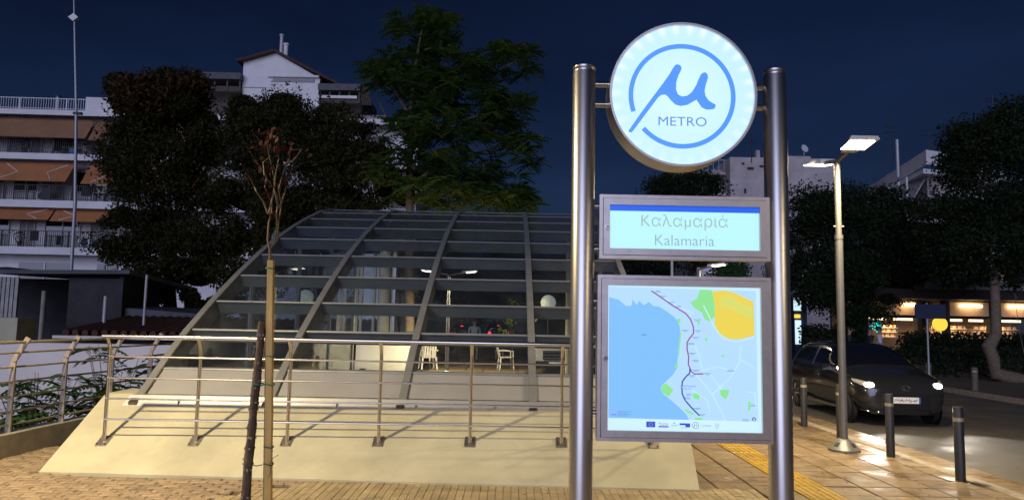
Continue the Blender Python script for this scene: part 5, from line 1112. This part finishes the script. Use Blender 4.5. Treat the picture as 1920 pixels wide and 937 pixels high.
# vans seen through the glass
VS = [(-2.4, [(0, .35), (.80, .36), (.88, .5), (.92, .8), (.92, 1.2), (.91, 1.24), (.86, 1.72), (.75, 1.86), (0, 1.92)]), (-2.35, [(0, .28), (.84, .3), (.93, .5), (.95, .8), (.95, 1.2), (.94, 1.24), (.89, 1.76), (.78, 1.9), (0, 1.96)]),
      (.4, [(0, .25), (.84, .27), (.93, .5), (.95, .8), (.95, 1.15), (.94, 1.18), (.89, 1.78), (.78, 1.92), (0, 1.98)]), (.9, [(0, .25), (.84, .27), (.93, .5), (.95, .8), (.94, 1.12), (.93, 1.15), (.84, 1.70), (.72, 1.82), (0, 1.88)]), (1.55, [(0, .25), (.84, .27), (.93, .5), (.95, .8), (.93, 1.05), (.91, 1.08), (.86, 1.16), (.75, 1.2), (0, 1.24)]),
      (2.2, [(0, .25), (.82, .27), (.90, .5), (.92, .75), (.86, .92), (.84, .95), (.74, 1.0), (.6, 1.02), (0, 1.05)]), (2.38, [(0, .32), (.7, .34), (.8, .5), (.82, .7), (.76, .82), (.74, .84), (.6, .88), (.5, .89), (0, .9)])]
def vrule(i, j):
    if j == 5 and i in (2, 3): return 1
    if i in (3,) and j in (6, 7): return 1
    if j in (0, -1): return 2
    return 0
vw, vb = car('white_van', 'white van parked behind the left bays of the canopy', (-4.6, 24.2, -.8), rad(180 + 4), 'van_white', [((-1.35 if x == -2.4 else -1.3 if x == -2.35 else x), s) for x, s in VS], [(1.5, -.9), (1.5, .9), (-.75, -.9), (-.75, .9)], .33, vrule)
for s in (-1, 1):
    MB().obox((1.15, s * .99, 1.08), (.06, 0, 0), (0, .08, 0), (0, 0, .1)).build('mirror', 'car_black', vb); MB().obox((.15, s * .957, .92), (.09, 0, 0), (0, .01, 0), (0, 0, .015)).build('door_handle', 'car_black', vb)
    m = MB().obox((1.02, s * .945, 1.42), (.44, 0, .0), (0, .006, 0), (0, 0, .20)).build('side_window', 'car_glass', vb); MB().obox((1.02, s * .95, 1.635), (.47, 0, 0), (0, .008, 0), (0, 0, .022)).obox((.565, s * .95, 1.42), (.022, 0, 0), (0, .008, 0), (0, 0, .20)).obox((1.475, s * .95, 1.42), (.022, 0, 0), (0, .008, 0), (0, 0, .20)).build('window_seal', 'car_black', vb); MB().box(.42, .435, min(s * .948, s * .962), max(s * .948, s * .962), .35, 1.2).build('door_seam', 'car_black', vb); MB().box(-1.2, 1.4, min(s * .95, s * .965), max(s * .95, s * .965), .55, .60).build('side_trim', 'car_black', vb)
sv, sb_ = car('silver_van', 'silver van front seen through the glass beside the totem pole', (1.75, 25.6, 0), rad(-90 - 6), 'van_silver', [(x, [(w * .98, z * 1.0) for w, z in s]) for x, s in VS], [(1.5, -.88), (1.5, .88), (-1.5, -.88), (-1.5, .88)], .33, vrule)
for s in (-1, 1):
    MB().obox((2.27, s * .70, .76), (.08, -s * .05, 0), (0, .13, 0), (0, 0, .11)).build('headlight', 'headlight_off', sb_); MB().obox((1.15, s * .99, 1.12), (.06, 0, 0), (0, .09, 0), (0, 0, .12)).build('mirror', 'car_black', sb_)
MB().box(2.37, 2.41, -.45, .45, .52, .80).build('grille', 'car_black', sb_)
for k in range(3): MB().box(2.411, 2.425, -.43, .43, .56 + k * .09, .585 + k * .09).build('grille_bar', 'chrome', sb_)
MB().box(2.38, 2.43, -.82, .82, .30, .47).build('bumper', 'car_black', sb_); MB().box(2.432, 2.44, -.25, .25, .34, .45).build('number_plate', 'plate_white', sb_)
fc, fb = car('far_car', 'far parked car with red tail lights down the street', (-2.9, 45, 0), rad(90), 'car_paint', HS, [(1.28, -.82), (1.28, .82), (-1.28, -.82), (-1.28, .82)], .305, hrule, None, 1)
for s in (-1, 1): MB().obox((-1.93, s * .62, .86), (.04, 0, 0), (0, .1, 0), (0, 0, .07)).build('tail_light', 'tail_light', fb)
MB().obox((-1.86, 0, 1.34), (.03, 0, 0), (0, .08, 0), (0, 0, .03)).build('tail_light', 'tail_light', fb)
c2_ = dup(fc, 'far parked car with a blue tint, right of the first one', (-1.0, 52, 0), rad(95))

# glass block with mullions standing behind the white van
gk = thing('glass_annex', 'glass walled annex with close mullions and a round column behind the canopy', 'building', (at(735, 650, 27).x, 27, -.8)); OF = gk.location.copy()
xx = [560, 578, 590, 612, 634, 646, 668, 676, 700]
for x in xx: c = at(x, 600, 27); MB().box(c.x - .05, c.x + .05, 26.95, 27.08, -.85, 4.2).build('mullion', 'flashing' if x % 4 else 'plaster', gk, off=OF)
for a_, b_ in zip(xx, xx[1:] + [735]): MB().box(at(a_, 600, 27).x + .052, at(b_, 600, 27).x - .052, 27.0, 27.02, -.82, 4.15).build('pane', 'wall_glass', gk, off=OF)
c = at(722, 600, 27); MB().cyl((c.x, 26.6, -.85), (c.x, 26.6, 4.2), .22, n=20).build('column', 'plaster', gk, smooth=True, off=OF)
MB().box(at(733, 600, 27).x, at(741, 600, 27).x, 26.8, 27.2, -.85, 4.2).build('corner_post', 'flashing', gk, off=OF)
MB().box(at(545, 600, 27).x, at(745, 600, 27).x, 26.3, 30, 4.2, 4.5).build('roof', 'grey_paint', gk, off=OF); MB().box(at(545, 600, 27).x, at(741, 600, 27).x, 29.6, 29.8, -.85, 4.2).build('back_wall', 'dim_wall', gk, off=OF)
# scooter
so = thing('parked_scooter', 'black parked scooter seen through the glass', 'scooter', (-2.35, 27.9, 0), rad(35))
for x in (-.62, .62):
    w = MB().tube([(x + .24 * math.cos(a * .3927), 0, .27 + .24 * math.sin(a * .3927)) for a in range(17)], .05, 8).build('wheel', 'tyre', so, smooth=True); MB().tube([(x, -.03, .27), (x, .03, .27)], .16, 16).build('rim', 'chrome', w)
MB().prism([(-.75, .5), (-.2, .42), (.1, .28), (.4, .3), (.45, .75), (.35, .95), (.28, .6), (.1, .42), (-.1, .62), (-.2, .72), (-.8, .78)], lambda u, v, d: (u, d, v), -.15, .15).build('fairing', 'car_paint', so)
MB().bbox(-.78, -.1, -.14, .14, .73, .85, .04).build('seat', 'car_black', so); MB().tube([(.38, -.32, 1.02), (.36, 0, .98), (.38, .32, 1.02)], .018, 8).build('handlebar', 'iron', so); MB().tube([(.62, 0, .27), (.38, 0, .98)], .035, 8).build('fork', 'iron', so)
MB().obox((-.85, 0, 1.0), (.16, 0, 0), (0, .18, 0), (0, 0, .14)).build('top_box', 'car_black', so)
for s in (-1, 1): m = MB().tube([(.40, s * .30, 1.02), (.44, s * .34, 1.2)], .01, 6).obox((.44, s * .34, 1.24), (.015, 0, 0), (0, .06, 0), (0, 0, .04)); m.build('mirror', 'chrome', so)
# white plastic chairs
def chair(label, loc, rz):
    t = thing('plastic_chair', label, 'chair', loc, rz, 'white plastic chairs beyond the canopy')
    MB().bbox(-.24, .24, -.24, .24, .41, .44, .01).build('seat', 'plastic_white', t)
    for k in range(5): x = -.18 + k * .09; MB().hexa([(x - .03, .22, .44), (x + .03, .22, .44), (x + .03, .25, .44), (x - .03, .25, .44), (x - .03, .32, .84), (x + .03, .32, .84), (x + .03, .35, .84), (x - .03, .35, .84)]).build('back_slat', 'plastic_white', t)
    MB().tube([(-.24, .33, .82), (-.12, .35, .87), (.12, .35, .87), (.24, .33, .82)], .025, 8).build('back_rail', 'plastic_white', t)
    for s in (-1, 1):
        for yy in (-1, 1): MB().tube([(s * .27, yy * .25, 0), (s * .23, yy * .21, .42)], .028, 6).build('leg', 'plastic_white', t)
        MB().tube([(s * .25, -.22, .42), (s * .28, -.22, .64), (s * .28, .05, .66), (s * .25, .30, .66)], .024, 6).build('armrest', 'plastic_white', t)
    return t
chair('white plastic armchair nearest the scooter', (-2.85, 25.3, 0), rad(200)); chair('white plastic armchair behind the left group', (-3.05, 26.1, 0), rad(170)); chair('white plastic armchair by the slim lit tree', (-.15, 26.2, 0), rad(100))
# globe lamps on thin posts
for lb, x, y, Y, z in (('round white globe lamp behind the left bay of the canopy', 573, 557, 23.6, -1.0), ('round white globe lamp beyond the right bay of the canopy', 1028, 567, 23.6, 0)):
    c = at(x, y, Y); t = thing('globe_lamp', lb, 'lamp', (c.x, Y, z), 0, 'globe lamps beyond the canopy')
    MB().tube([(0, 0, -.02), (0, 0, c.z - z - .2)], .025, 8).build('post', 'iron', t); m = MB(); m.lathe([(.05, -.24)] + [(.25 * math.sin(a * math.pi / 12), -.25 * math.cos(a * math.pi / 12)) for a in range(2, 12)] + [(.02, .25)], 24, (0, 0, c.z - z)); m.build('globe', 'globe', t, smooth=True)
# grey post and cabinet between the two light boxes
c = at(1260, 500, 16); tag(MB().tube([(c.x, 16, -.02), (c.x, 16, at(1260, 440, 16).z)], .035, 10).build('grey_post', 'silver_pole', None, smooth=True), 'plain grey post seen between the two light boxes', 'post')
c = at(1335, 515, 26); gbx = thing('notice_board', 'pale grey notice board seen between the two light boxes', 'board', (c.x, 26, 0)); k = 26 / FPX
MB().box(-28 * k, 28 * k, -.05, .05, c.z - .6, c.z + .25).build('board', 'white_wall', gbx)
for s in (-1, 1): MB().box(s * .4 - .03, s * .4 + .03, -.03, .03, -.02, c.z - .6).build('leg', 'silver_pole', gbx)

# ------------------------------------------------------------------ people
def person(label, loc, rz, h, shirt, pants, shorts=True, stride=.0, hair='hair'):
    t = thing('person', label, 'person', loc, rz, None); k = h / 1.75
    J = {'pel': (0, 0, .95), 'wai': (0, .01, 1.10), 'che': (0, .0, 1.32), 'nec': (0, .01, 1.49), 'chi': (0, -.02, 1.56), 'hea': (0, .0, 1.66), 'cro': (0, .01, 1.72)}
    R_ = {'pel': .15, 'wai': .135, 'che': .155, 'nec': .055, 'chi': .07, 'hea': .092, 'cro': .065}
    E = [('pel', 'wai'), ('wai', 'che'), ('che', 'nec'), ('nec', 'chi'), ('chi', 'hea'), ('hea', 'cro')]
    for s, n_ in ((-1, 'r'), (1, 'l')):
        f = s * stride
        for q, p, r in (('hip', (s * .10, 0, .88), .095), ('kne', (s * .11, -.04 - f, .50), .06), ('ank', (s * .11, .02 - f * 1.2 + (.08 if f < 0 else 0), .09), .042), ('toe', (s * .13, -.14 - f * 1.2, .035), .034), ('sho', (s * .19, 0, 1.42), .065), ('elb', (s * .25, .03 + f * .6, 1.14), .043), ('wri', (s * .26, -.08 + f, .90), .03), ('pal', (s * .26, -.10 + f, .83), .035)): J[q + n_] = p; R_[q + n_] = r
        E += [('pel', 'hip' + n_), ('hip' + n_, 'kne' + n_), ('kne' + n_, 'ank' + n_), ('ank' + n_, 'toe' + n_), ('che', 'sho' + n_), ('sho' + n_, 'elb' + n_), ('elb' + n_, 'wri' + n_), ('wri' + n_, 'pal' + n_)]
        for q in range(4):
            p = J['pal' + n_]; J['fin%d%s' % (q, n_)] = (p[0] + s * .004, p[1] - .025 + q * .018, p[2] - .085 + abs(q - 1.5) * .01); R_['fin%d%s' % (q, n_)] = .009; E.append(('pal' + n_, 'fin%d%s' % (q, n_)))
        p = J['pal' + n_]; J['thu' + n_] = (p[0] - s * .02, p[1] - .05, p[2] - .03); R_['thu' + n_] = .010; E.append(('pal' + n_, 'thu' + n_))
    names = list(J); me = bpy.data.meshes.new('body'); me.from_pydata([tuple(c * k for c in J[n_]) for n_ in names], [(names.index(a), names.index(b)) for a, b in E], [])
    o = bpy.data.objects.new('body_tmp', me); COL.objects.link(o); sm_ = o.modifiers.new('s', 'SKIN'); 
    for i, n_ in enumerate(names): me.skin_vertices[0].data[i].radius = (R_[n_] * k * (1.15 if n_ in ('pel', 'wai', 'che') else 1), R_[n_] * k * (.72 if n_ in ('pel', 'wai', 'che') else 1)); me.skin_vertices[0].data[i].use_root = (n_ == 'pel')
    sb2 = o.modifiers.new('u', 'SUBSURF'); sb2.levels = 2; sb2.render_levels = 2
    dg = bpy.context.evaluated_depsgraph_get(); nm = bpy.data.meshes.new_from_object(o.evaluated_get(dg)); bpy.data.objects.remove(o)
    nm.materials.clear()
    for q in ('skin', shirt, pants, 'car_black'): nm.materials.append(MATS[q])
    for p in nm.polygons:
        c = p.center / k; mi = 0
        if c.z < .10: mi = 3
        elif c.z < (1.0) and abs(c.x) < .215 and c.z > (.52 if shorts else .1): mi = 2
        elif c.z >= 1.0 and c.z < 1.48 and (abs(c.x) < .24 or c.z > 1.2): mi = 1
        p.material_index = mi; p.use_smooth = True
    nm.name = 'body'; b = link('body', nm, t)
    V = []
    m = MB().lathe([(.02, .115), (.07, .10), (.102, .05), (.105, 0), (.10, -.04), (.06, -.05)], 16, (0, .02 * k, 1.68 * k)); m.v = [(x * .92 * k, (y + (.0)) * k, z) for x, y, z in m.v]; m.build('hair', hair, t, smooth=True)
    m = MB().obox((0, -.105 * k, 1.645 * k), (.012, 0, 0), (0, .02, 0), (0, 0, .02)); m.build('nose', 'skin', b)
    for s in (-1, 1): MB().obox((s * .095 * k, 0, 1.645 * k), (.012, 0, 0), (0, .02, 0), (0, 0, .03)).build('ear', 'skin', b); MB().obox((s * .035 * k, -.09 * k, 1.67 * k), (.014, 0, 0), (0, .006, 0), (0, 0, .007)).build('eye', 'ink', b)
    MB().obox((0, -.088 * k, 1.605 * k), (.024, 0, 0), (0, .006, 0), (0, 0, .005)).build('mouth', 'roof_tile', b)
    return t
person('person in pale shirt and khaki shorts seen through the glass', (-1.50, 30.2, 0), rad(10), 1.76, 'cloth_teal', 'cloth_khaki'); person('person in dark clothes walking, seen through the glass', (-.45, 31.0, 0), rad(200), 1.68, 'cloth_dark', 'cloth_dark', True, .12)
person('person in white T-shirt walking behind the car', (12.6, 24.9, -.12) if False else (13.35, 26.2, 0), rad(60), 1.74, 'cloth_white', 'cloth_dark', False, .1); person('person in dark top left of the white T-shirt', (12.75 + .45, 26.6, 0), rad(70), 1.72, 'cloth_dark', 'cloth_dark', False, .08)
person('person in dark top, leftmost behind the car', (12.6 + .5, 28.0, 0), rad(60), 1.70, 'cloth_dark', 'cloth_dark', False, .08)

# ------------------------------------------------------------------ fallen leaves and crumbs on the paving
nr = np.random.default_rng(12); P_ = np.stack([nr.uniform(-5.8, 5.2, 420), nr.uniform(6.3, 9.6, 420), np.full(420, .012)], 1)
P_ = P_[(P_[:, 1] < 7.75) | (P_[:, 0] > 2.4) | (P_[:, 0] < -5.3)]
V = leaf_quads(P_, .035, nr, 0, .6); V[:, :, 2] = .006 + (V[:, :, 2] - .012) * .25 + .006
tag(quads('fallen_leaves', V, 'leaf_red'), 'small dry leaves scattered over the paving', 'leaves', kind='stuff')
